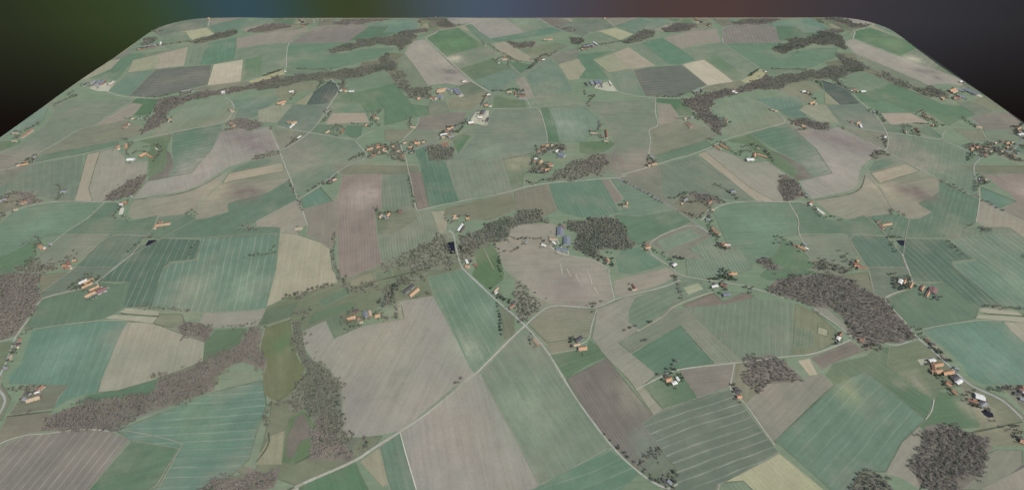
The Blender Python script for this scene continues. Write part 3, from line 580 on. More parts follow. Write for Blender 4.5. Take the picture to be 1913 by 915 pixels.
TR(10,9,'mix','pond bank',"C2 940,670 970,720 1040,740 960,640")
TR(10,9,'bare','valley farm garden',"C2 960,400 970,440 1020,470 1100,400 1180,400 1140,470 1060,550")
TR(11,10,'bare','knot on the field corner',"D1 715,310 735,320 725,335")
TR(10,9,'mix','brown field farm garden',"D1 300,290 340,300 395,300 350,340 240,350")
TR(10,9,'dark','diagonal lane garden',"D1 930,420 945,440 940,465 980,440 880,500")
TR(9,9,'mix','triangle garden',"D1 1290,350 1340,330 1380,295 1440,310 1450,340 1390,390 1330,380")
TR(9,9,'mix','hamlet hedge by the pink field',"D1 1250,160 1310,145 1340,155 1270,240 1250,265")
TR(10,9,'dark','hedge under the pink field',"D1 1530,280 1600,285 1660,280 1700,310 1740,270")
TR(9,9,'mix','orange hamlet garden',"D1 1690,180 1730,170 1800,150 1825,140 1710,240 1760,250 1790,290 1800,285")
TR(9,9,'dark','hill road bank',"D1 1500,630 1560,600 1600,590 1650,560 1640,580 1600,565")
TR(9,9,'mix','hill village gardens',"D1 1690,500 1730,480 1790,470 1850,470 1890,500 1870,560 1800,580 1750,550 1760,530 1820,530")
TR(9,9,'mix','fork village gardens',"D2 10,470 60,450 90,480 60,520 20,550 90,560 60,600 40,620 110,620 140,640 100,640")
TR(9,9,'mix','east village gardens',"D2 170,460 210,440 300,440 340,440 160,520 200,540 230,550 190,480")
TR(8,10,'dark','main road avenue',"D2 560,300 620,300 650,290 700,270 740,260 680,350 650,350 520,340 490,370")
TR(9,9,'dark','plateau farm corner',"D2 160,210 200,210 190,265 210,265")
TR(9,9,'mix','grove village trees',"D2 1440,500 1450,540 1480,570 1540,560 1620,510 1680,480 1720,500 1650,530 1740,540 1600,480")
TR(9,9,'mix','grove village back trees',"D2 1420,610 1410,660 1400,690 1540,680 1590,680 1600,720 1370,770 1420,770 1480,780 1580,750")
TR(10,9,'mix','green behind the grove village',"C2 1700,100 1750,130 1800,110 1840,90 1900,90")
TR(10,9,'bare','scrub by the cross shaped sheds',"D3 60,350 110,350 150,340 150,260 180,290 110,380 170,400")
TR(9,9,'dark','triangle farm yard',"D3 640,640 650,600 690,640 720,650 630,690")
TR(10,9,'mix','pink farm garden',"D3 930,215 980,215 1070,220 1110,210 1150,230 1100,165")
TR(10,9,'dark','meadow cottage',"D3 1390,210 1400,240 1470,260 1240,190 1260,200")
TR(10,10,'mix','double farm garden',"D3 1230,420 1290,430 1330,450 1390,460 1450,530 1480,550 1560,580 1570,540 1620,540 1660,550")
TR(12,9,'mix','lane above the V farm',"D3 1580,500 1690,480 1800,520 1880,630 1800,540")
TR(8,9,'dark','strip wood on the far fields',"E1 70,460 150,430 220,410 310,385 100,455 200,420")
TR(10,9,'mix','stream hedge by the far green field',"E1 480,375 580,378 720,380 800,375 860,400 900,370")
TR(10,9,'dark','dark field hedge',"E1 690,620 740,590 770,550 740,520 1010,570 1030,540")
TR(9,9,'mix','red farm garden',"E1 980,660 1000,600 1080,610 1040,610")
TR(10,9,'mix','wood edge farm',"E1 450,640 470,660 430,700 410,740")
TR(9,9,'mix','farm on the green slope garden',"E2 900,260 950,280 960,250 1000,240 1050,230 1090,240 1120,260 1070,320 1100,350")
TR(10,9,'mix','hedge across the far greens',"E2 760,60 800,90 860,95 950,160 1050,200 1120,250 1200,290 1240,290")
TR(9,9,'dark','far main road avenue',"E2 1350,260 1400,260 1430,300 1400,330 1310,390 1480,210 1540,190 1560,220 1650,160")
TR(8,10,'dark','gravel junction grove',"E2 910,640 960,640 1010,650 1060,650 1140,620 1200,640 1250,640")
TR(9,9,'dark','junction yard hedge',"E2 790,710 830,680 750,810 790,800 830,790")
TR(9,9,'mix','brick farm grove',"E2 30,620 80,640 130,640 60,680 10,650 110,690")
TR(10,9,'mix','dark farm hedge',"E3 950,695 1050,700 1150,710 1300,660 1340,650 1420,690 1470,660 1400,700")
TR(9,9,'mix','far scrub by the long barns',"E3 70,640 90,700 120,710 200,690 100,800 130,820")
TR(9,9,'dark','estate grove',"E3 60,100 120,85 20,130 500,50 540,60 620,70")
# ------------------------------------------------------------------ scene basics
sc = bpy.context.scene
col = sc.collection
w = bpy.data.worlds.new("World"); sc.world = w; w.use_nodes = True
EXPO = 0.58
SUN_EL, SUN_AZ = 50.0, 128.0        # azimuth clockwise from the viewing direction (+Y)
nt = w.node_tree; bg = nt.nodes['Background']; sky = nt.nodes.new('ShaderNodeTexSky')
sky.sky_type = 'NISHITA'; sky.sun_disc = False; sky.sun_elevation = R(SUN_EL); sky.sun_rotation = R(SUN_AZ)
sky.air_density = 1.0; sky.dust_density = 3.0
nt.links.new(sky.outputs[0], bg.inputs[0]); bg.inputs[1].default_value = 0.115
sl = bpy.data.lights.new('sun', 'SUN'); so = bpy.data.objects.new('sun', sl); col.objects.link(so)
sl.energy = 2.5; sl.angle = R(.6); sl.color = (1, .95, .87)
d = Vector((math.sin(R(SUN_AZ))*math.cos(R(SUN_EL)), math.cos(R(SUN_AZ))*math.cos(R(SUN_EL)), math.sin(R(SUN_EL))))
so.rotation_euler = d.to_track_quat('Z', 'Y').to_euler()
so.location = (2000, 1000, 2000)
sc.view_settings.view_transform = 'Standard'; sc.view_settings.look = 'None'
sc.view_settings.gamma = 1; sc.view_settings.exposure = EXPO
cam = bpy.data.cameras.new('camera'); co = bpy.data.objects.new('camera', cam); col.objects.link(co)
cam.sensor_width = 36; cam.lens = 36*FPX/1913.0; cam.shift_x = -(FX-956.5)/1913.0
cam.clip_start = 1; cam.clip_end = 100000
co.location = (0, CAMY, H); co.rotation_euler = (math.pi/2-TH, 0, 0)
sc.camera = co
def lin(c, k=1.0):
    o = []
    for v in c:
        v /= 255.0
        o.append(k*(v/12.92 if v <= .04045 else ((v+.055)/1.055)**2.4))
    return (*o, 1.0)
ALB = 0.66       # picture value -> base colour
# ------------------------------------------------------------------ node helpers
def mat(name, rough=.95):
    m = bpy.data.materials.new(name); m.use_nodes = True
    b = m.node_tree.nodes['Principled BSDF']; b.inputs['Roughness'].default_value = rough
    b.inputs['Specular IOR Level'].default_value = .1
    return m, m.node_tree, b
def N(t, typ, **k):
    n = t.nodes.new(typ)
    for a, v in k.items(): setattr(n, a, v)
    return n
def mth(t, op, a, b=None, c=None, clamp=False):
    n = N(t, 'ShaderNodeMath', operation=op, use_clamp=clamp)
    for i, v in enumerate((a, b, c)):
        if v is None: continue
        if isinstance(v, (int, float)): n.inputs[i].default_value = v
        else: t.links.new(v, n.inputs[i])
    return n.outputs[0]
def mixc(t, f, a, b, blend='MIX'):
    n = N(t, 'ShaderNodeMix', data_type='RGBA', blend_type=blend)
    for s, v in ((n.inputs[0], f), (n.inputs[6], a), (n.inputs[7], b)):
        if isinstance(v, (int, float)): s.default_value = v
        elif isinstance(v, tuple): s.default_value = v
        else: t.links.new(v, s)
    return n.outputs[2]
def noise(t, vec, scale, detail=3, rough=.55):
    n = N(t, 'ShaderNodeTexNoise'); n.inputs['Scale'].default_value = scale
    n.inputs['Detail'].default_value = detail; n.inputs['Roughness'].default_value = rough
    t.links.new(vec, n.inputs['Vector']); return n.outputs['Fac']
def rng01(t, v, a, b, c=0.0, d_=1.0):
    n = N(t, 'ShaderNodeMapRange'); n.clamp = True
    t.links.new(v, n.inputs[0])
    for i, x in enumerate((a, b, c, d_)): n.inputs[i+1].default_value = x
    return n.outputs[0]
# the crop shader: colour, row direction, spacing and strength are stored on the land itself
fm, t, b = mat('crop')
geo = N(t, 'ShaderNodeNewGeometry'); pos = geo.outputs['Position']
ac = N(t, 'ShaderNodeAttribute', attribute_name='crop_colour'); ad = N(t, 'ShaderNodeAttribute', attribute_name='row_dir')
aa = N(t, 'ShaderNodeAttribute', attribute_name='row_strength')
sp = N(t, 'ShaderNodeSeparateXYZ'); t.links.new(pos, sp.inputs[0])
sd = N(t, 'ShaderNodeSeparateXYZ'); t.links.new(ad.outputs['Vector'], sd.inputs[0])
X_, Y_ = sp.outputs[0], sp.outputs[1]; cx_, sy_, spc = sd.outputs
al = mth(t, 'ADD', mth(t, 'MULTIPLY', X_, cx_), mth(t, 'MULTIPLY', Y_, sy_))
pe = mth(t, 'SUBTRACT', mth(t, 'MULTIPLY', Y_, cx_), mth(t, 'MULTIPLY', X_, sy_))
wob = noise(t, pos, .004, 2); pe2 = mth(t, 'ADD', pe, mth(t, 'MULTIPLY', wob, 22.0))
n1 = noise(t, pos, .0045, 4, .6); n2 = noise(t, pos, .022, 3, .6); n3 = noise(t, pos, .16, 4, .7)
cmb = N(t, 'ShaderNodeCombineXYZ')
t.links.new(mth(t, 'MULTIPLY', al, .006), cmb.inputs[0]); t.links.new(mth(t, 'MULTIPLY', pe, .11), cmb.inputs[1])
n4 = noise(t, cmb.outputs[0], 1.0, 3, .65)
pc = N(t, 'ShaderNodeAttribute', attribute_name='patch_colour'); pa = N(t, 'ShaderNodeAttribute', attribute_name='patch_amount')
pf = mth(t, 'MULTIPLY', pa.outputs['Fac'], rng01(t, noise(t, pos, .02, 4, .65), .32, .62, .45, 1.25), clamp=True)
base = mixc(t, pf, ac.outputs['Color'], pc.outputs['Color'])
# drier and wetter ground
c1 = mixc(t, rng01(t, n1, .50, .74, 0, .42), base, lin((156,146,128), ALB))
c2 = mixc(t, rng01(t, n1, .48, .25, 0, .26), c1, mixc(t, .5, base, lin((78,108,84), ALB)))
v = mth(t, 'ADD', mth(t, 'MULTIPLY', mth(t, 'SUBTRACT', n2, .5), .34), mth(t, 'MULTIPLY', mth(t, 'SUBTRACT', n3, .5), .34))
v = mth(t, 'ADD', v, mth(t, 'MULTIPLY', mth(t, 'SUBTRACT', n4, .5), .42))
v = mth(t, 'ADD', v, 1.0)
sc3 = N(t, 'ShaderNodeVectorMath', operation='SCALE'); t.links.new(c2, sc3.inputs[0]); t.links.new(v, sc3.inputs['Scale'])
fr = mth(t, 'FRACT', mth(t, 'DIVIDE', pe2, spc))
dist = mth(t, 'MULTIPLY', mth(t, 'ABSOLUTE', mth(t, 'SUBTRACT', fr, .5)), spc)
line = rng01(t, dist, .7, 1.9, 1, 0)
brk = rng01(t, noise(t, cmb.outputs[0], .7, 2), .30, .52, .25, 1)
brk2 = rng01(t, n2, .35, .6, .45, 1)
lineA = mth(t, 'MULTIPLY', mth(t, 'MULTIPLY', line, mth(t, 'MULTIPLY', brk, brk2)), mth(t, 'MAXIMUM', aa.outputs['Fac'], 0.0))
band = mth(t, 'MULTIPLY', rng01(t, fr, .42, .58), mth(t, 'MAXIMUM', mth(t, 'MULTIPLY', aa.outputs['Fac'], -1.0), 0.0))
c4 = mixc(t, mth(t, 'MULTIPLY', lineA, .36, clamp=True), sc3.outputs[0], lin((172,174,158), ALB))
c5 = mixc(t, mth(t, 'MULTIPLY', band, .35, clamp=True), c4, lin((84,88,82), ALB))
t.links.new(c5, b.inputs['Base Color'])
bp = N(t, 'ShaderNodeBump'); bp.inputs['Strength'].default_value = .5; bp.inputs['Distance'].default_value = .5
t.links.new(n3, bp.inputs['Height']); t.links.new(bp.outputs[0], b.inputs['Normal'])
def strip_mat(name, c, k=.35, rough=.9):
    m, t, b = mat(name, rough)
    g = N(t, 'ShaderNodeNewGeometry'); a = noise(t, g.outputs['Position'], .12, 4, .7); a2 = noise(t, g.outputs['Position'], .015, 3)
    cc = mixc(t, rng01(t, a, .3, .7), lin([x*(1-k*.5) for x in c], ALB), lin([min(255, x*(1+k*.25)) for x in c], ALB))
    cc = mixc(t, rng01(t, a2, .35, .7, 0, .5), cc, lin((124,130,108), ALB))
    t.links.new(cc, b.inputs['Base Color']); return m
def wall_mat(name, c):
    m, t, b = mat(name, .85)
    g = N(t, 'ShaderNodeNewGeometry'); a = noise(t, g.outputs['Position'], .7, 4, .6)
    t.links.new(mixc(t, rng01(t, a, .3, .7), lin([x*.86 for x in c], .8), lin(c, .8)), b.inputs['Base Color']); return m
def roof_mat(name, c, tile=True, rough=.8):
    m, t, b = mat(name, rough)
    g = N(t, 'ShaderNodeNewGeometry'); oi = N(t, 'ShaderNodeTexCoord')
    a = noise(t, g.outputs['Position'], .35, 4, .65)
    mp = N(t, 'ShaderNodeMapping'); mp.inputs['Scale'].default_value = (3.0, .12, .12) if not tile else (.5, 2.6, 2.6)
    t.links.new(oi.outputs['Object'], mp.inputs[0]); a2 = noise(t, mp.outputs[0], 1.0, 2)
    cc = mixc(t, rng01(t, a, .3, .72), lin([x*.78 for x in c], .8), lin(c, .8))
    cc = mixc(t, rng01(t, a2, .4, .65, 0, .35), cc, lin([x*.62 for x in c], .8))
    t.links.new(cc, b.inputs['Base Color']); return m
ROOF = {'O':(roof_mat('orange_tile',(198,160,128)),'orange tiled','house'),'R':(roof_mat('red_tile',(158,120,104)),'red brown tiled','house'),
        'T':(roof_mat('tan_tile',(190,172,148)),'tan tiled','house'),'K':(roof_mat('dark_sheet',(96,95,97),False),'dark grey','barn'),
        'G':(roof_mat('grey_sheet',(150,156,160),False),'light grey','barn'),'W':(roof_mat('white_sheet',(226,228,222),False),'white','barn'),
        'B':(roof_mat('blue_grey_sheet',(128,136,146),False),'blue grey','barn'),'M':(roof_mat('maroon_sheet',(142,112,110),False),'dull maroon','barn'),
        'P':(roof_mat('pale_foil',(204,204,190),False),'flat pale','shed')}
WALLS = [wall_mat('limewash',(214,208,192)), wall_mat('brick',(168,112,90)), wall_mat('board',(142,128,112)), wall_mat('sheet_wall',(176,178,174))]
CHIM = wall_mat('chimney_brick',(140,92,78)); DOORM = wall_mat('door_paint',(86,84,80)); GLASS = wall_mat('window_pane',(60,66,72))
def leaf_mat(name, ca, cb):
    m, t, b = mat(name, .95)
    g = N(t, 'ShaderNodeNewGeometry'); oi = N(t, 'ShaderNodeObjectInfo')
    a = noise(t, g.outputs['Position'], .22, 3, .6); a2 = noise(t, g.outputs['Position'], .02, 2)
    f = mth(t, 'ADD', mth(t, 'MULTIPLY', a, .7), mth(t, 'MULTIPLY', a2, .5))
    f = mth(t, 'ADD', f, mth(t, 'MULTIPLY', oi.outputs['Random'], .3))
    cc = mixc(t, rng01(t, f, .45, 1.0), lin(ca, .8), lin(cb, .8))
    t.links.new(cc, b.inputs['Base Color'])
    tr = N(t, 'ShaderNodeBsdfTranslucent'); t.links.new(cc, tr.inputs[0])
    mx = N(t, 'ShaderNodeMixShader'); mx.inputs[0].default_value = .42
    t.links.new(b.outputs[0], mx.inputs[1]); t.links.new(tr.outputs[0], mx.inputs[2])
    t.links.new(mx.outputs[0], t.nodes['Material Output'].inputs[0]); return m
LEAF = {'bare': leaf_mat('twigs',(130,126,118),(174,169,160)), 'dark': leaf_mat('evergreen',(98,110,96),(134,145,124)), 'mix': leaf_mat('olive_twigs',(122,127,112),(166,168,150))}
BARK, tb, bb = mat('bark'); bb.inputs['Base Color'].default_value = (.09,.075,.06,1)
SOIL = strip_mat('soil_edge',(176,168,146)); 
water, tw, bw = mat('pond_water', .3); bw.inputs['Base Color'].default_value = (.012,.014,.02,1); bw.inputs['Specular IOR Level'].default_value = .1
nw = N(tw,'ShaderNodeNewGeometry'); bpw = N(tw,'ShaderNodeBump'); bpw.inputs['Strength'].default_value=.1
tw.links.new(noise(tw, nw.outputs['Position'], .5, 3), bpw.inputs['Height']); tw.links.new(bpw.outputs[0], bw.inputs['Normal'])
# ------------------------------------------------------------------ mesh helpers
def mesh_obj(name, verts, faces, m, parent=None, smooth=False):
    me = bpy.data.meshes.new(name); me.from_pydata(verts, [], faces); me.update()
    if m: me.materials.append(m)
    o = bpy.data.objects.new(name, me); col.objects.link(o)
    if parent: o.parent = parent
    return o
def quads_obj(name, V, nq, k, mats, mi=None, parent=None):
    """V (nq*k,3) array, k verts per face."""
    me = bpy.data.meshes.new(name)
    me.vertices.add(len(V)); me.vertices.foreach_set('co', V.astype(np.float32).ravel())
    me.loops.add(nq*k); me.loops.foreach_set('vertex_index', np.arange(nq*k, dtype=np.int32))
    me.polygons.add(nq); me.polygons.foreach_set('loop_start', np.arange(0, nq*k, k, dtype=np.int32))
    for m in mats: me.materials.append(m)
    if mi is not None: me.polygons.foreach_set('material_index', mi.astype(np.int32))
    me.update(calc_edges=True)
    o = bpy.data.objects.new(name, me); col.objects.link(o)
    if parent: o.parent = parent
    return o
# ------------------------------------------------------------------ the land: one subdivision, cut along every boundary
polys = []                                   # (points, record index or None)
WFLOOR = {'thin':(122,126,108),'bare':(118,114,104),'mix':(104,110,96)}
records = [dict(kind='ground', col=(117,134,110), dir=None, sp=20, amp=0)]
for c, p, dd, s_, a_ in FIELDS:
    if dd: v = (dd[1][0]-dd[0][0], dd[1][1]-dd[0][1]); l = math.hypot(*v); v = (v[0]/l, v[1]/l)
    else:
        # rows follow the longest side
        e = max(((p[(i+1) % len(p)][0]-p[i][0], p[(i+1) % len(p)][1]-p[i][1]) for i in range(len(p))), key=lambda q: math.hypot(*q))
        l = math.hypot(*e); v = (e[0]/l, e[1]/l); a_ = 0
    records.append(dict(kind='field', col=c, dir=v, sp=s_, amp=a_, pts=p))
for kd, p, ds in WOODS: records.append(dict(kind='wood', col=WFLOOR[kd], dir=None, sp=20, amp=0, pts=p))
for s_, kd in PONDS: records.append(dict(kind='pond', col=(60,60,70), dir=None, sp=20, amp=0, pts=parse(s_)))
V2, faces_in, owner = [], [], []
def add_face(pts, rec):
    k = len(V2); V2.extend(Vector(p) for p in pts); faces_in.append(list(range(k, k+len(pts)))); owner.append(rec)
add_face(OUT, (0, 0, 0))
for ri, r in enumerate(records):
    if ri == 0: continue
    for (i, j) in SHIFTS:
        pts = [(x+i*L, y+j*L) for x, y in r['pts']]
        xs = [q[0] for q in pts]; ys = [q[1] for q in pts]
        if max(xs) < U0 or min(xs) > U1 or max(ys) < W0 or min(ys) > W1: continue
        add_face(pts, (ri, i, j))
gx = np.arange(U0+20, U1-10, 26.0); gy = np.arange(W0+20, W1-10, 26.0)
for x in gx:
    for y in gy:
        if in_slab(x, y, 8): V2.append(Vector((x+random.uniform(-5, 5), y+random.uniform(-5, 5))))
rv, re_, rf, _, _, of = delaunay_2d_cdt(V2, [], faces_in, 0, 1.2)
RV = np.array([(v.x, v.y) for v in rv]); RZ = height(RV[:, 0], RV[:, 1])
FI = np.array([f[:3] for f in rf]); CEN = RV[FI].mean(axis=1)
own = np.full(len(rf), -1)
def even_odd(P, pts):
    c = np.zeros(len(P), bool); n = len(pts); j = n-1
    for i in range(n):
        xi, yi = pts[i]; xj, yj = pts[j]; j = i
        if yi == yj: continue
        c ^= ((yi > P[:, 1]) != (yj > P[:, 1])) & (P[:, 0] < (xj-xi)*(P[:, 1]-yi)/(yj-yi)+xi)
    return c
for q, fc in enumerate(faces_in):
    pts = [tuple(V2[k]) for k in fc]; A = np.array(pts)
    m_ = np.where((CEN[:, 0] >= A[:, 0].min()) & (CEN[:, 0] <= A[:, 0].max()) & (CEN[:, 1] >= A[:, 1].min()) & (CEN[:, 1] <= A[:, 1].max()))[0]
    if q: m_ = m_[own[m_] >= 0]
    own[m_[even_odd(CEN[m_], pts)]] = q
fown = [None if q < 0 else int(q) for q in own]
groups = {}
for fi, o in enumerate(fown):
    if o is not None: groups.setdefault(o, []).append(fi)
def cword(c):
    h, s, v = colorsys.rgb_to_hsv(*[x/255 for x in c])
    if s < .13: return 'grey brown' if c[0] >= c[1] else 'grey green'
    if .22 < h < .5: return 'dark green' if c[1] < 126 else ('bright green' if s > .3 else 'soft green')
    if .1 < h <= .22: return 'yellowish' if v > .6 else 'olive'
    return 'dark brown' if v < .53 else 'tan brown'
def set_attrs(me, r):
    n = len(me.polygons); nv = len(me.vertices)
    co_ = np.empty(nv*3, dtype=np.float32); me.vertices.foreach_get('co', co_); co_ = co_.reshape(-1, 3)
    T = np.zeros((nv, 4), dtype=np.float32)
    for cc_, p_, r_, k_ in BLOBS:
        for (i, j) in SHIFTS:
            d2 = ((co_[:, 0]-p_[0]-i*L)**2+(co_[:, 1]-p_[1]-j*L)**2)/(r_*r_)
            f_ = (np.exp(-d2)*k_).astype(np.float32)
            if f_.max() < .01: continue
            T[:, :3] += np.array(lin(cc_, ALB)[:3], dtype=np.float32)*f_[:, None]; T[:, 3] += f_
    s_ = np.maximum(T[:, 3:4], 1e-5); T[:, :3] /= s_
    a = me.attributes.new('patch_colour', 'FLOAT_COLOR', 'POINT'); a.data.foreach_set('color', np.concatenate([T[:, :3], np.ones((nv, 1), dtype=np.float32)], axis=1).astype(np.float32).ravel())
    a = me.attributes.new('patch_amount', 'FLOAT', 'POINT'); a.data.foreach_set('value', np.minimum(T[:, 3], .9).copy())
    c = lin(r['col'], ALB); dv = r['dir'] or (1, 0)
    a = me.attributes.new('crop_colour', 'FLOAT_COLOR', 'FACE'); a.data.foreach_set('color', np.tile(np.array(c, dtype=np.float32), n))
    a = me.attributes.new('row_dir', 'FLOAT_VECTOR', 'FACE'); a.data.foreach_set('vector', np.tile(np.array((dv[0], dv[1], r['sp']), dtype=np.float32), n))
    a = me.attributes.new('row_strength', 'FLOAT', 'FACE'); a.data.foreach_set('value', np.full(n, r['amp'], dtype=np.float32))
def region(X, Y):
    px, py = pix(X, Y)
    cx = px/1913; cy = py/915
    hx = 'far left' if cx < .14 else 'left' if cx < .36 else 'centre left' if cx < .46 else 'centre' if cx < .56 else 'centre right' if cx < .68 else 'right' if cx < .86 else 'far right'
    hy = 'far edge' if cy < .10 else 'far' if cy < .24 else 'upper' if cy < .42 else 'middle' if cy < .62 else 'near'
    return hy + ' ' + hx   # where it lies in the view
usedlab = set()
for oi_, fl in groups.items():
    ri, si, sj = owner[oi_]; r = records[ri]
    vs = sorted({v for f in fl for v in rf[f]}); mp = {v: k for k, v in enumerate(vs)}
    verts = [(RV[v, 0], RV[v, 1], RZ[v]) for v in vs]; faces = [tuple(mp[v] for v in rf[f]) for f in fl]
    nm = {'ground':'ground', 'field':'field', 'wood':'woodland_floor', 'pond':'pond'}[r['kind']]
    if r['kind'] == 'ground':
        # close the slab with its cut edge and underside
        n0 = len(verts); ring = OUT
        for x, y in ring: verts.append((x, y, float(height(x, y))-.02))
        for x, y in ring: verts.append((x*1.0, y*1.0, -9.0))
        n = len(ring); side = []
        for k in range(n):
            k2 = (k+1) % n; side.append((n0+k, n0+n+k, n0+n+k2, n0+k2))
        side.append(tuple(n0+n+k for k in reversed(range(n))))
        nt_ = len(faces); faces += side
    o = mesh_obj(nm, verts, faces, water if nm == 'pond' else fm)
    if nm == 'ground':
        o.data.materials.append(SOIL)
        for k in range(nt_, len(faces)): o.data.polygons[k].material_index = 1
    if nm != 'pond': set_attrs(o.data, r)
    o['kind'] = 'structure'
    mx = float(np.mean([q[0] for q in verts])); my = float(np.mean([q[1] for q in verts]))
    if nm == 'field': o['label'] = '%s field in the %s of the view' % (cword(r['col']), region(mx, my))
    elif nm == 'ground': o['label'] = 'rolling open farmland seen from high above'
    elif nm == 'pond': o['label'] = 'small dark pond in the %s of the view' % region(mx, my)
    else: o['label'] = 'leaf littered floor under the wood in the %s' % region(mx, my)
# ------------------------------------------------------------------ ribbons laid on the land
def resample(pts, step):
    out = [pts[0]]
    for a, b_ in zip(pts[:-1], pts[1:]):
        l = math.hypot(b_[0]-a[0], b_[1]-a[1]); n = max(1, int(l/step))
        for k in range(1, n+1): out.append((a[0]+(b_[0]-a[0])*k/n, a[1]+(b_[1]-a[1])*k/n))
    return out
def smooth(pts, it=2):
    for _ in range(it):
        q = [pts[0]]
        for a, b_ in zip(pts[:-1], pts[1:]):
            q += [(a[0]*.75+b_[0]*.25, a[1]*.75+b_[1]*.25), (a[0]*.25+b_[0]*.75, a[1]*.25+b_[1]*.75)]
        q.append(pts[-1]); pts = q
    return pts
def ribbon(pts, wd, z, jit=0.0):
    V, Fc = [], []
    prev = False
    for k, (x, y) in enumerate(pts):
        a = pts[max(0, k-1)]; b_ = pts[min(len(pts)-1, k+1)]
        dx, dy = b_[0]-a[0], b_[1]-a[1]; l = math.hypot(dx, dy) or 1
        nx, ny = -dy/l, dx/l
        h = wd/2*(1+random.uniform(-jit, jit))
        ok = in_slab(x, y, wd/2+1)
        if ok:
            for s in (-1, 1):
                V.append((x+nx*h*s, y+ny*h*s, float(height(x+nx*h*s, y+ny*h*s))+z))
            if prev: n = len(V); Fc.append((n-4, n-2, n-1, n-3))
        prev = ok
    return V, Fc
def uniq(lab):
    return lab
rmats = {}
for q, (wd, c, pts) in enumerate(ROADS):
    if len(pts) < 2: continue
    sm = resample(smooth(pts, 2), 14)
    for (i, j) in SHIFTS:
        V, Fc = ribbon([(x+i*L, y+j*L) for x, y in sm], wd, .45+.006*q, .06)
        if not Fc: continue
        if c not in rmats: rmats[c] = strip_mat('road_surface', c, .2)
        o = mesh_obj('road' if wd >= 4 else 'track', V, Fc, rmats[c]); o['kind'] = 'structure'
        m_ = V[len(V)//2]; o['label'] = ('pale country road' if wd >= 4 else 'narrow farm track') + ' in the ' + region(m_[0], m_[1])
Vd, Fd = [], []
for pts in DITCH:
    sm = resample(smooth(pts, 2), 14)
    for (i, j) in SHIFTS:
        V, Fc = ribbon([(x+i*L, y+j*L) for x, y in sm], 3.2, .32, .3)
        n = len(Vd); Vd += V; Fd += [tuple(k+n for k in f) for f in Fc]
o = mesh_obj('ditch', Vd, Fd, strip_mat('ditch_scrub', (74,84,66), .4)); o['kind'] = 'structure'; o['label'] = 'dark reedy ditches between the fields'
# rough grass margins wherever two fields meet
em = {}
for fi, f in enumerate(rf):
    if fown[fi] is None: continue
    for a, b_ in zip(f, f[1:]+f[:1]): em.setdefault((min(a, b_), max(a, b_)), []).append(fi)
mg = {0: ([], []), 1: ([], []), 2: ([], [])}
for (a, b_), fl in em.items():
    if len(fl) != 2: continue
    oa, ob = fown[fl[0]], fown[fl[1]]
    if oa == ob: continue
    ra, rb = owner[oa][0], owner[ob][0]
    if records[ra]['kind'] in ('wood', 'pond') or records[rb]['kind'] in ('wood', 'pond'): continue
    h = (min(ra, rb)*31+max(ra, rb)*17) % 10
    if h in (3, 8, 9): continue
    k = 0 if h < 4 else (1 if h < 7 else 2)
    wd = (1.7, 2.3, 1.6)[k]
    pts = resample([tuple(RV[a]), tuple(RV[b_])], 20)
    V, Fc = ribbon(pts, wd, .22, .35)
    n = len(mg[k][0]); mg[k][0].extend(V); mg[k][1].extend(tuple(q+n for q in f) for f in Fc)
for k, c, lb in ((0, (146,148,128), 'pale dry grass margins'), (1, (98,112,90), 'dark grass banks'), (2, (130,138,116), 'dull green field margins')):
    o = mesh_obj('field_margin', mg[k][0], mg[k][1], strip_mat('margin_grass', c, .3)); o['kind'] = 'structure'; o['label'] = lb + ' between the fields'
# ------------------------------------------------------------------ trees
def blob_points(n, cr, ht, kind, r_):
    """centres of twig clumps filling an uneven crown of width cr"""
    nc = 7
    c = r_.normal(size=(nc, 3)); c /= np.linalg.norm(c, axis=1)[:, None]
    c *= r_.uniform(.35, .75, (nc, 1)); c[:, 2] = np.abs(c[:, 2])*.8
    which = r_.integers(0, nc, n)
    p = r_.normal(size=(n, 3)); p /= np.linalg.norm(p, axis=1)[:, None]
    p *= (r_.uniform(.25, 1, (n, 1))**.5)*.52
    q = c[which]+p
    if kind == 'dark': q[:, :2] *= (1.05-.55*np.clip(q[:, 2:3], 0, 1.2))
    return q*np.array([cr*.5, cr*.5, ht*.36])+np.array([0, 0, ht*.46])
def clump_quads(C, s, r_):
    n = len(C)
    a = r_.normal(size=(n, 3)); a /= np.linalg.norm(a, axis=1)[:, None]
    b2 = r_.normal(size=(n, 3)); b2 -= (b2*a).sum(1)[:, None]*a; b2 /= np.linalg.norm(b2, axis=1)[:, None]
    sz = s*r_.uniform(.6, 1.3, (n, 1))
    A, B = a*sz, b2*sz*r_.uniform(.5, 1, (n, 1))
    return np.stack([C-A-B*.4, C+B, C+A-B*.2, C-B*.9], axis=1).reshape(-1, 3)
def trunk_quads(ht, r0, segs=((0,0,0,1),)):
    """tapered limbs as 4 sided prisms: returns verts for quads"""
    out = []
    def limb(p, q, a, b2):
        p = np.array(p); q = np.array(q); dv = q-p; dv = dv/np.linalg.norm(dv)
        u = np.cross(dv, (.3, 1, .2)); u /= np.linalg.norm(u); v = np.cross(dv, u)
        ring = lambda c, r_: [c+u*r_, c+v*r_, c-u*r_, c-v*r_]
        P, Q = ring(p, a), ring(q, b2)
        for k in range(4): out.extend([P[k], P[(k+1) % 4], Q[(k+1) % 4], Q[k]])
    limb((0, 0, -.6), (0, 0, ht*.45), r0, r0*.6)
    return out, limb
PROTO = {}
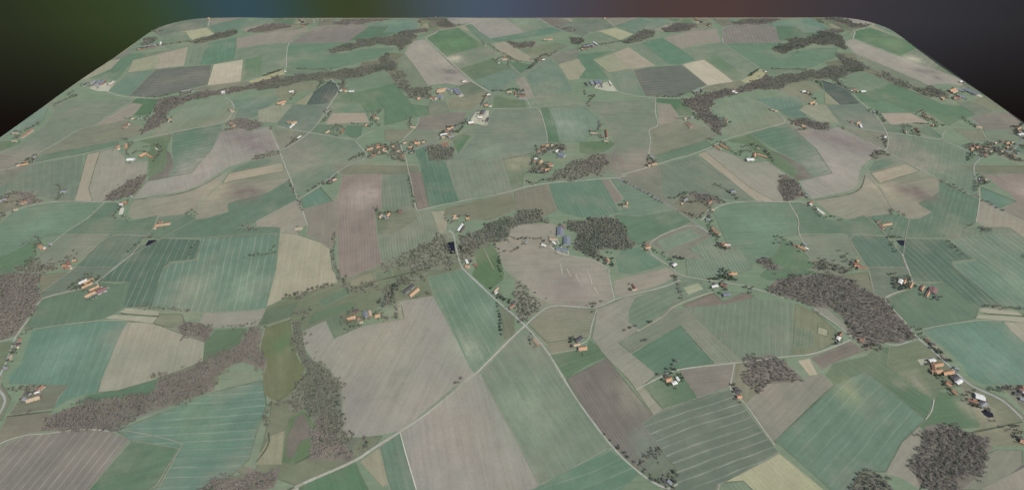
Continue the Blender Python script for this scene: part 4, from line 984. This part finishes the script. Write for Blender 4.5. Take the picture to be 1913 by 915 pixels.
def make_proto(kind, k):
    r_ = np.random.default_rng(100+k+{'bare':0, 'dark':50, 'mix':90}[kind])
    ht, cr = 10.5+k*.8, 9.0
    if kind == 'dark': ht += 2
    n = 230 if kind == 'bare' else 300
    q = clump_quads(blob_points(n, cr, ht, kind, r_), .62 if kind == 'bare' else .8, r_)
    tv, limb = trunk_quads(ht, .32)
    for m_ in range(5):
        a = m_*1.25+k; rr = cr*.3
        limb((0, 0, ht*.3+m_*.3), (math.cos(a)*rr, math.sin(a)*rr, ht*(.58+.06*m_)), .16, .05)
    tv = np.array(tv)
    cme = quads_obj('crown', q, len(q)//4, 4, [LEAF[kind]]); tme = quads_obj('trunk', tv, len(tv)//4, 4, [BARK])
    a, b_ = cme.data, tme.data
    bpy.data.objects.remove(cme); bpy.data.objects.remove(tme)
    PROTO[(kind, k)] = (a, b_, q, ht)
for kd in ('bare', 'dark', 'mix'):
    for k in range(4): make_proto(kd, k)
def light_tree(kind, k):
    r_ = np.random.default_rng(500+k+{'bare':0, 'dark':50, 'mix':90}[kind])
    ht = 8.2+k*.7
    q = clump_quads(blob_points(74 if kind == 'bare' else 78, 9.4, ht, kind, r_), .86 if kind == 'bare' else 1.05, r_)
    tv, limb = trunk_quads(ht, .3)
    return q, np.array(tv)
LT = {(kd, k): light_tree(kd, k) for kd in ('bare', 'dark', 'mix') for k in range(5)}
def inside(pts, x, y):
    c = False; n = len(pts); j = n-1
    for i in range(n):
        xi, yi = pts[i]; xj, yj = pts[j]
        if (yi > y) != (yj > y) and x < (xj-xi)*(y-yi)/(yj-yi)+xi: c = not c
        j = i
    return c
def mass(name, spots):
    """spots: x, y, kind, scale -> one mesh"""
    V, MI = [], []
    for (x, y, kd, s) in spots:
        q, tv = LT[(kd, random.randrange(5))]
        a = random.uniform(0, 6.283); ca, sa = math.cos(a)*s, math.sin(a)*s
        M = np.array([[ca, sa, 0], [-sa, ca, 0], [0, 0, s*random.uniform(.85, 1.15)]])
        base_ = np.array([x, y, float(height(x, y))])
        V.append(q@M+base_); MI.append(np.full(len(q)//4, {'bare':0, 'dark':1, 'mix':2}[kd]))
        V.append(tv@M+base_); MI.append(np.full(len(tv)//4, 3))
    V = np.concatenate(V); MI = np.concatenate(MI)
    return quads_obj(name, V, len(V)//4, 4, [LEAF['bare'], LEAF['dark'], LEAF['mix'], BARK], MI)
def visible(X, Y, m=30):
    px, py = pix(X, Y); return -m < px < 1913+m and -m < py < 915+m
HS = {}
for ds_, s_ in FARMS:
    for it in s_.split(';'):
        m_ = re.match(r'(\w\d) (-?[\d.]+),(-?[\d.]+)>(-?[\d.]+),(-?[\d.]+),([\d.]+),(\w)', it.strip()); f_, a0, b0, a1, b1, wd_, _k = m_.groups()
        q0 = survey(f_, float(a0), float(b0)); q1 = survey(f_, float(a1), float(b1)); n_ = max(1, int(math.hypot(q1[0]-q0[0], q1[1]-q0[1])/8))
        for k in range(n_+1):
            hx, hy = q0[0]+(q1[0]-q0[0])*k/n_, q0[1]+(q1[1]-q0[1])*k/n_
            HS.setdefault((int(hx//20), int(hy//20)), []).append((hx, hy, float(wd_)*.5+4.5))
def clear_house(x, y):
    for si in (-1, 0, 1):
        for sj in (-1, 0, 1):
            X0, Y0 = x+si*L, y+sj*L
            for a in (-1, 0, 1):
                for b_ in (-1, 0, 1):
                    for hx, hy, r_ in HS.get((int(X0//20)+a, int(Y0//20)+b_), ()):
                        if math.hypot(X0-hx, Y0-hy) < r_: return False
    return True
for kd, p, ds in WOODS:
    for (i, j) in SHIFTS:
        pts = [(x+i*L, y+j*L) for x, y in p]
        xs = [q[0] for q in pts]; ys = [q[1] for q in pts]
        if max(xs) < U0 or min(xs) > U1 or max(ys) < W0 or min(ys) > W1: continue
        if not any(visible(x, y, 120) for x, y in pts): continue
        spots = []; st = 6.3
        rr = random.Random(hash((round(p[0][0]), round(p[0][1]))) & 0xffff)
        yy = min(ys)
        while yy < max(ys):
            xx = min(xs)
            while xx < max(xs):
                x = xx+rr.uniform(-2.8, 2.8); y = yy+rr.uniform(-2.8, 2.8)
                ex = 9*math.sin(y*.071+x*.023)+5*math.sin(x*.19-y*.05); ey = 9*math.sin(x*.064-y*.031)+5*math.sin(y*.21)
                if (inside(pts, x+ex, y+ey) or (rr.random() < .10 and inside(pts, x+rr.uniform(-22, 22), y+rr.uniform(-22, 22)))) and in_slab(x, y, 5) and rr.random() < .93 and clear_house(x-i*L, y-j*L):
                    z = rr.random(); zone = math.sin(x*.021+3)+math.sin(y*.027+x*.008)
                    if kd == 'thin' and rr.random() < .2: xx += st; continue
                    if kd == 'thin': k2 = 'bare' if z < .45 else ('mix' if z < .85 else 'dark')
                    elif kd == 'bare': k2 = 'bare' if z < .86 else ('mix' if z < .96 else 'dark')
                    else: k2 = 'dark' if (z < .14 or (zone > 1.1 and z < .6)) else ('mix' if z < .62 else 'bare')
                    spots.append((x, y, k2, rr.uniform(.55, .95)))
                xx += st
            yy += st
        if len(spots) < 3: continue
        o = mass('wood', spots); o['kind'] = 'stuff'
        mx = sum(s[0] for s in spots)/len(spots); my = sum(s[1] for s in spots)/len(spots)
        o['label'] = '%s, %s' % (ds, region(mx, my)); o['category'] = 'wood'
# ------------------------------------------------------------------ buildings
CN = dict(O='orange tiled', R='russet tiled', T='tan tiled', K='dark grey', G='light grey', W='white', B='blue grey', M='dull maroon', P='pale flat')
def gable(L_, W_, hw, rise, ov=.5, th=.22):
    a, b_ = L_/2, W_/2
    wv = [(-a,-b_,-1.2),(a,-b_,-1.2),(a,b_,-1.2),(-a,b_,-1.2),(-a,-b_,hw),(a,-b_,hw),(a,b_,hw),(-a,b_,hw),(-a,0,hw+rise-.02),(a,0,hw+rise-.02)]
    wf = [(0,1,5,4),(2,3,7,6),(1,2,6,9,5),(3,0,4,8,7)]
    s = rise/b_; e = b_+ov; ze = hw-ov*s
    rv_ = []
    for x in (-a-ov, a+ov):
        rv_ += [(x,-e,ze+.03),(x,0,hw+rise+.03),(x,e,ze+.03),(x,e,ze+.03+th),(x,0,hw+rise+.03+th),(x,-e,ze+.03+th)]
    rfc = [(5,4,10,11),(4,3,9,10),(0,1,4,5),(1,2,3,4),(7,6,11,10),(8,7,10,9),(1,0,6,7),(2,1,7,8),(0,5,11,6),(3,2,8,9)]
    return wv, wf, rv_, rfc
def boxv(x0, x1, y0, y1, z0, z1):
    return ([(x0,y0,z0),(x1,y0,z0),(x1,y1,z0),(x0,y1,z0),(x0,y0,z1),(x1,y0,z1),(x1,y1,z1),(x0,y1,z1)],
            [(0,3,2,1),(4,5,6,7),(0,1,5,4),(1,2,6,5),(2,3,7,6),(3,0,4,7)])
ORD = ['','first','second','third','fourth','fifth','sixth','seventh','eighth','ninth','tenth','eleventh','twelfth','thirteenth','fourteenth','fifteenth']
def ordn(k): return ORD[k] if k < len(ORD) else ('%d%s' % (k, 'th' if 10 < k % 100 < 14 else {1:'st',2:'nd',3:'rd'}.get(k % 10, 'th')))
labels = {}
def rank_label(items, fmt):
    """items: list of (px, object, look); gives each a place counted from the left"""
    items.sort(key=lambda q: q[0]); n = len(items)
    for k, (px, o, look) in enumerate(items):
        pl = '' if n == 1 else ('leftmost' if k == 0 else 'rightmost' if k == n-1 else ordn(k+1)+' from left')
        lab = fmt % (look, (', '+pl) if pl else '')
        if len(lab.split()) > 16: lab = lab.replace('far edge ', 'far ', 1)
        if len(lab.split()) > 16: print('LONG', lab)
        labels[lab] = labels.get(lab, 0)+1
        if labels[lab] > 1: print('DUPLABEL', lab)
        o['label'] = lab
def house_parts(kind, Lh, Wh, key, rs):
    tall = key in 'KGWBM'
    hw = 2.9 if not tall else (3.6 if Wh < 14 else 4.8)
    if key == 'P': hw = .8
    rise = Wh*.5*(.85 if not tall else .32) if key != 'P' else .5
    rise = min(rise, 5.5)
    wv, wf, rv_, rf_ = gable(Lh, Wh, hw, rise, .5 if key != 'P' else .1)
    wm = WALLS[rs.choice((0, 0, 1, 2))] if not tall else WALLS[rs.choice((2, 3, 3, 1))]
    return hw, rise, wv, wf, rv_, rf_, wm
def build_house(cx, cy, ang, Lh, Wh, key, rs):
    nm = {'house':'farmhouse', 'barn':'barn', 'shed':'silage_clamp'}[ROOF[key][2]]
    if ROOF[key][2] == 'house' and Lh > 34: nm = 'farm_wing'
    root = bpy.data.objects.new(nm, None); col.objects.link(root)
    root.empty_display_size = 2
    root.rotation_euler = (0, 0, ang)
    hw, rise, wv, wf, rv_, rf_, wm = house_parts(nm, Lh, Wh, key, rs)
    mesh_obj('wall', wv, wf, wm, root)
    ro = mesh_obj('roof', rv_, rf_, ROOF[key][0], root)
    if ROOF[key][2] == 'house':
        for x in ([Lh*.22] if Lh < 22 else [-Lh*.25, Lh*.28]):
            v, f = boxv(x-.45, x+.45, -.4, .4, hw+rise-.8, hw+rise+1.1); mesh_obj('chimney', v, f, CHIM, ro)
        y = -Wh/2-.04
        v, f = boxv(-.6, .6, y, y+.1, 0, 2.1); mesh_obj('door', v, f, DOORM, root)
        xs_ = [x for x in np.arange(-Lh/2+1.6, Lh/2-1, 3.4) if abs(x) > 1.4][:4]
        for x in xs_:
            v, f = boxv(x-.6, x+.6, y, y+.1, 1.0, 2.2); mesh_obj('window', v, f, GLASS, root)
    elif key != 'P':
        y = -Wh/2-.05
        v, f = boxv(-2, 2, y, y+.12, 0, min(3.4, hw-.2)); mesh_obj('door', v, f, DOORM, root)
    return root, nm
CATS = {'farmhouse':'house', 'barn':'barn', 'silage_clamp':'silage clamp', 'farm_wing':'farm building'}
garden = []
nb = 0
for fi, (ds, s) in enumerate(FARMS):
    rs = random.Random(fi)
    specs = []
    for it in s.split(';'):
        m_ = re.match(r'(\w\d) (-?[\d.]+),(-?[\d.]+)>(-?[\d.]+),(-?[\d.]+),([\d.]+),(\w)', it.strip())
        f_, x0, y0, x1, y1, wd, key = m_.groups()
        a = survey(f_, float(x0), float(y0)); b_ = survey(f_, float(x1), float(y1))
        Lh = math.hypot(b_[0]-a[0], b_[1]-a[1]); ang = math.atan2(b_[1]-a[1], b_[0]-a[0]) if Lh > .1 else 0
        specs.append([(a[0]+b_[0])/2, (a[1]+b_[1])/2, ang, min(max(Lh, 10), 60), float(wd)*.84, key])
    # neighbours stand square to one another
    ref = max(specs, key=lambda q: q[3])[2]
    for q in specs:
        k = round((q[2]-ref)/(math.pi/2)); tgt = ref+k*math.pi/2
        if abs(q[2]-tgt) < R(24): q[2] = tgt
    protos = None
    for (i, j) in SHIFTS:
        if not all(True for _ in (0,)): continue
        insts = [q for q in specs if in_slab(q[0]+i*L, q[1]+j*L, q[3]/2+6) and visible(q[0]+i*L, q[1]+j*L, 12)]
        if not insts: continue
        items = []
        if protos is None: protos = {}
        for q in insts:
            key = id(q); X, Y = q[0]+i*L, q[1]+j*L
            if key not in protos:
                root, nm = build_house(*q, rs); protos[key] = (root, nm)
            else:
                src, nm = protos[key]
                root = src.copy(); col.objects.link(root)
                for ch in src.children:
                    c2 = ch.copy(); col.objects.link(c2); c2.parent = root
                    for g2 in ch.children:
                        d2 = g2.copy(); col.objects.link(d2); d2.parent = c2
            root.location = (X, Y, float(height(X, Y)))
            root['category'] = CATS[nm]; root['group'] = {'farmhouse':'farmhouses with tiled roofs', 'barn':'barns with sheet roofs', 'silage_clamp':'silage clamps', 'farm_wing':'long farm wings'}[nm]
            size = 'long ' if q[3] > 26 else ('small ' if q[3] < 12 else '')
            items.append((pix(X, Y)[0], root, '%s%s %s' % (size, CN[q[5]], CATS[nm] if nm != 'farm_wing' else 'wing')))
            nb += 1
            if nm != 'silage_clamp':
                for _ in range(rs.choice((1, 2, 2)) + (2 if len(specs) > 5 else 0)):
                    a = rs.uniform(R(80), R(300)); d_ = q[4]/2+q[3]*.35+rs.uniform(2, 7)
                    gx_, gy_ = X+math.cos(a)*d_, Y+math.sin(a)*d_
                    garden.append((gx_, gy_, rs.choice(('dark', 'mix', 'bare', 'mix')), rs.uniform(.55, .9), 'garden of '+ds, (fi, i, j)))
        rg = region(*items[0][1].location[:2])
        rank_label(items, '%s%s, '+ds+', '+rg)
print('buildings', nb)
# ------------------------------------------------------------------ single trees: nearest 300 are things, the rest one mass
cand = []
for q, (spc_, cr, kd, ds, pts) in enumerate(ROWS):
    rs = random.Random(900+q)
    base_pts = resample(pts, spc_)
    spots = []
    for x, y in base_pts:
        k2 = kd if rs.random() < .75 else rs.choice(('dark', 'mix', 'bare'))
        spots.append((x+rs.uniform(-3, 3), y+rs.uniform(-3, 3), k2, cr/9*rs.uniform(.65, 1.15)))
        if rs.random() < .4: spots.append((x+rs.uniform(-8, 8), y+rs.uniform(-8, 8), k2, cr/9*rs.uniform(.5, .9)))
    for (i, j) in SHIFTS:
        for x, y, k2, s in spots: cand.append((x+i*L, y+j*L, k2, s, ds, ('r', q, i, j)))
cand += garden
# houses keep their ground clear
hs = [(o.location.x, o.location.y) for o in col.objects if o.name.split('.')[0] in ('farmhouse', 'barn', 'farm_wing', 'silage_clamp')]
hk = {}
for x, y in hs: hk.setdefault((int(x//30), int(y//30)), []).append((x, y))
def clear(x, y, r_):
    for a in (-1, 0, 1):
        for b_ in (-1, 0, 1):
            for hx, hy in hk.get((int(x//30)+a, int(y//30)+b_), ()):
                if math.hypot(x-hx, y-hy) < r_: return False
    return True
cand = [c for c in cand if in_slab(c[0], c[1], 4) and visible(c[0], c[1], 5) and clear(c[0], c[1], 8.5)]
camv = Vector((0, CAMY, H))
cand.sort(key=lambda c: (Vector((c[0], c[1], 0))-camv).length/c[3])
near, rest = cand[:290], cand[290:]
TN_ = {'bare':('bare_tree', 'bare brown tree'), 'dark':('evergreen_tree', 'dark evergreen tree'), 'mix':('olive_tree_crown', 'olive grey tree')}
TN_['mix'] = ('budding_tree', 'olive grey tree')
gr = {}
for (x, y, kd, s, ds, gk) in near:
    k = random.randrange(4); a, b_, _, ht = PROTO[(kd, k)]
    root = bpy.data.objects.new(TN_[kd][0], None); col.objects.link(root); root.empty_display_size = 1
    root.location = (x, y, float(height(x, y))); root.rotation_euler = (0, 0, random.uniform(0, 6.28)); root.scale = (s, s, s*random.uniform(.85, 1.1))
    for nm, me in (('crown', a), ('trunk', b_)):
        c = bpy.data.objects.new(nm, me); col.objects.link(c); c.parent = root
    root['category'] = 'tree'; root['group'] = 'trees: '+ds
    gr.setdefault((gk, ds), []).append((pix(x, y)[0], root, TN_[kd][1]))
for (gk, ds), items in gr.items():
    rank_label(items, '%s%s, '+ds+', '+region(*items[0][1].location[:2]))
o = mass('distant_trees', [c[:4] for c in rest]); o['kind'] = 'stuff'; o['category'] = 'trees'; o['label'] = 'small distant hedgerow and garden trees beyond the nearer fields'
print('trees', len(near), len(rest))
# ------------------------------------------------------------------ the dim blurred surround below the horizon
def bowl():
    V, Fc = [], []; RR = 24000; nseg, nr = 48, 10
    for r_ in range(nr+1):
        el = -R(2)-R(88)*r_/nr
        for k in range(nseg):
            a = 2*math.pi*k/nseg; V.append((RR*math.cos(el)*math.cos(a), RR*math.cos(el)*math.sin(a), RR*math.sin(el)))
    for r_ in range(nr):
        for k in range(nseg):
            a = r_*nseg+k; b_ = r_*nseg+(k+1) % nseg; Fc.append((a, b_, b_+nseg, a+nseg))
    return V, Fc
V, Fc = bowl()
sm_ = bpy.data.materials.new('dusky_air'); sm_.use_nodes = True; t = sm_.node_tree; t.nodes.clear()
tc = N(t, 'ShaderNodeTexCoord'); sx = N(t, 'ShaderNodeSeparateXYZ'); t.links.new(tc.outputs['Object'], sx.inputs[0])
az = mth(t, 'ARCTAN2', sx.outputs[0], sx.outputs[1])
p_ = rng01(t, az, R(-60), R(60))
rp = N(t, 'ShaderNodeValToRGB'); cr_ = rp.color_ramp; cr_.interpolation = 'B_SPLINE'
stops = [(.0,(30,28,22)),(.11,(44,48,36)),(.174,(56,70,36)),(.215,(54,74,62)),(.25,(54,78,94)),(.29,(54,74,68)),(.325,(58,68,38)),(.375,(62,68,44)),(.445,(74,90,106)),(.508,(72,80,98)),(.60,(76,62,60)),(.70,(82,62,58)),(.76,(66,60,64)),(.83,(54,54,60)),(.90,(44,42,44)),(1.0,(30,28,28))]
while len(cr_.elements) < len(stops): cr_.elements.new(.5)
for e, (q, c) in zip(cr_.elements, stops): e.position = q; e.color = lin(c, 1/2**EXPO)
t.links.new(p_, rp.inputs[0])
dn = mth(t, 'DIVIDE', mth(t, 'MULTIPLY', sx.outputs[2], -1.0), mth(t, 'MAXIMUM', sx.outputs[1], 200.0))
cc = mixc(t, rng01(t, dn, .37, .60, 0, 1), rp.outputs[0], lin((22,17,15), 1/2**EXPO))
em_ = N(t, 'ShaderNodeEmission'); t.links.new(cc, em_.inputs[0]); ou = N(t, 'ShaderNodeOutputMaterial'); t.links.new(em_.outputs[0], ou.inputs[0])
so_ = mesh_obj('sky', V, Fc, sm_); so_.location = (0, CAMY, H); so_['kind'] = 'structure'; so_['label'] = 'dim blurred green blue and brown surround beyond the land'
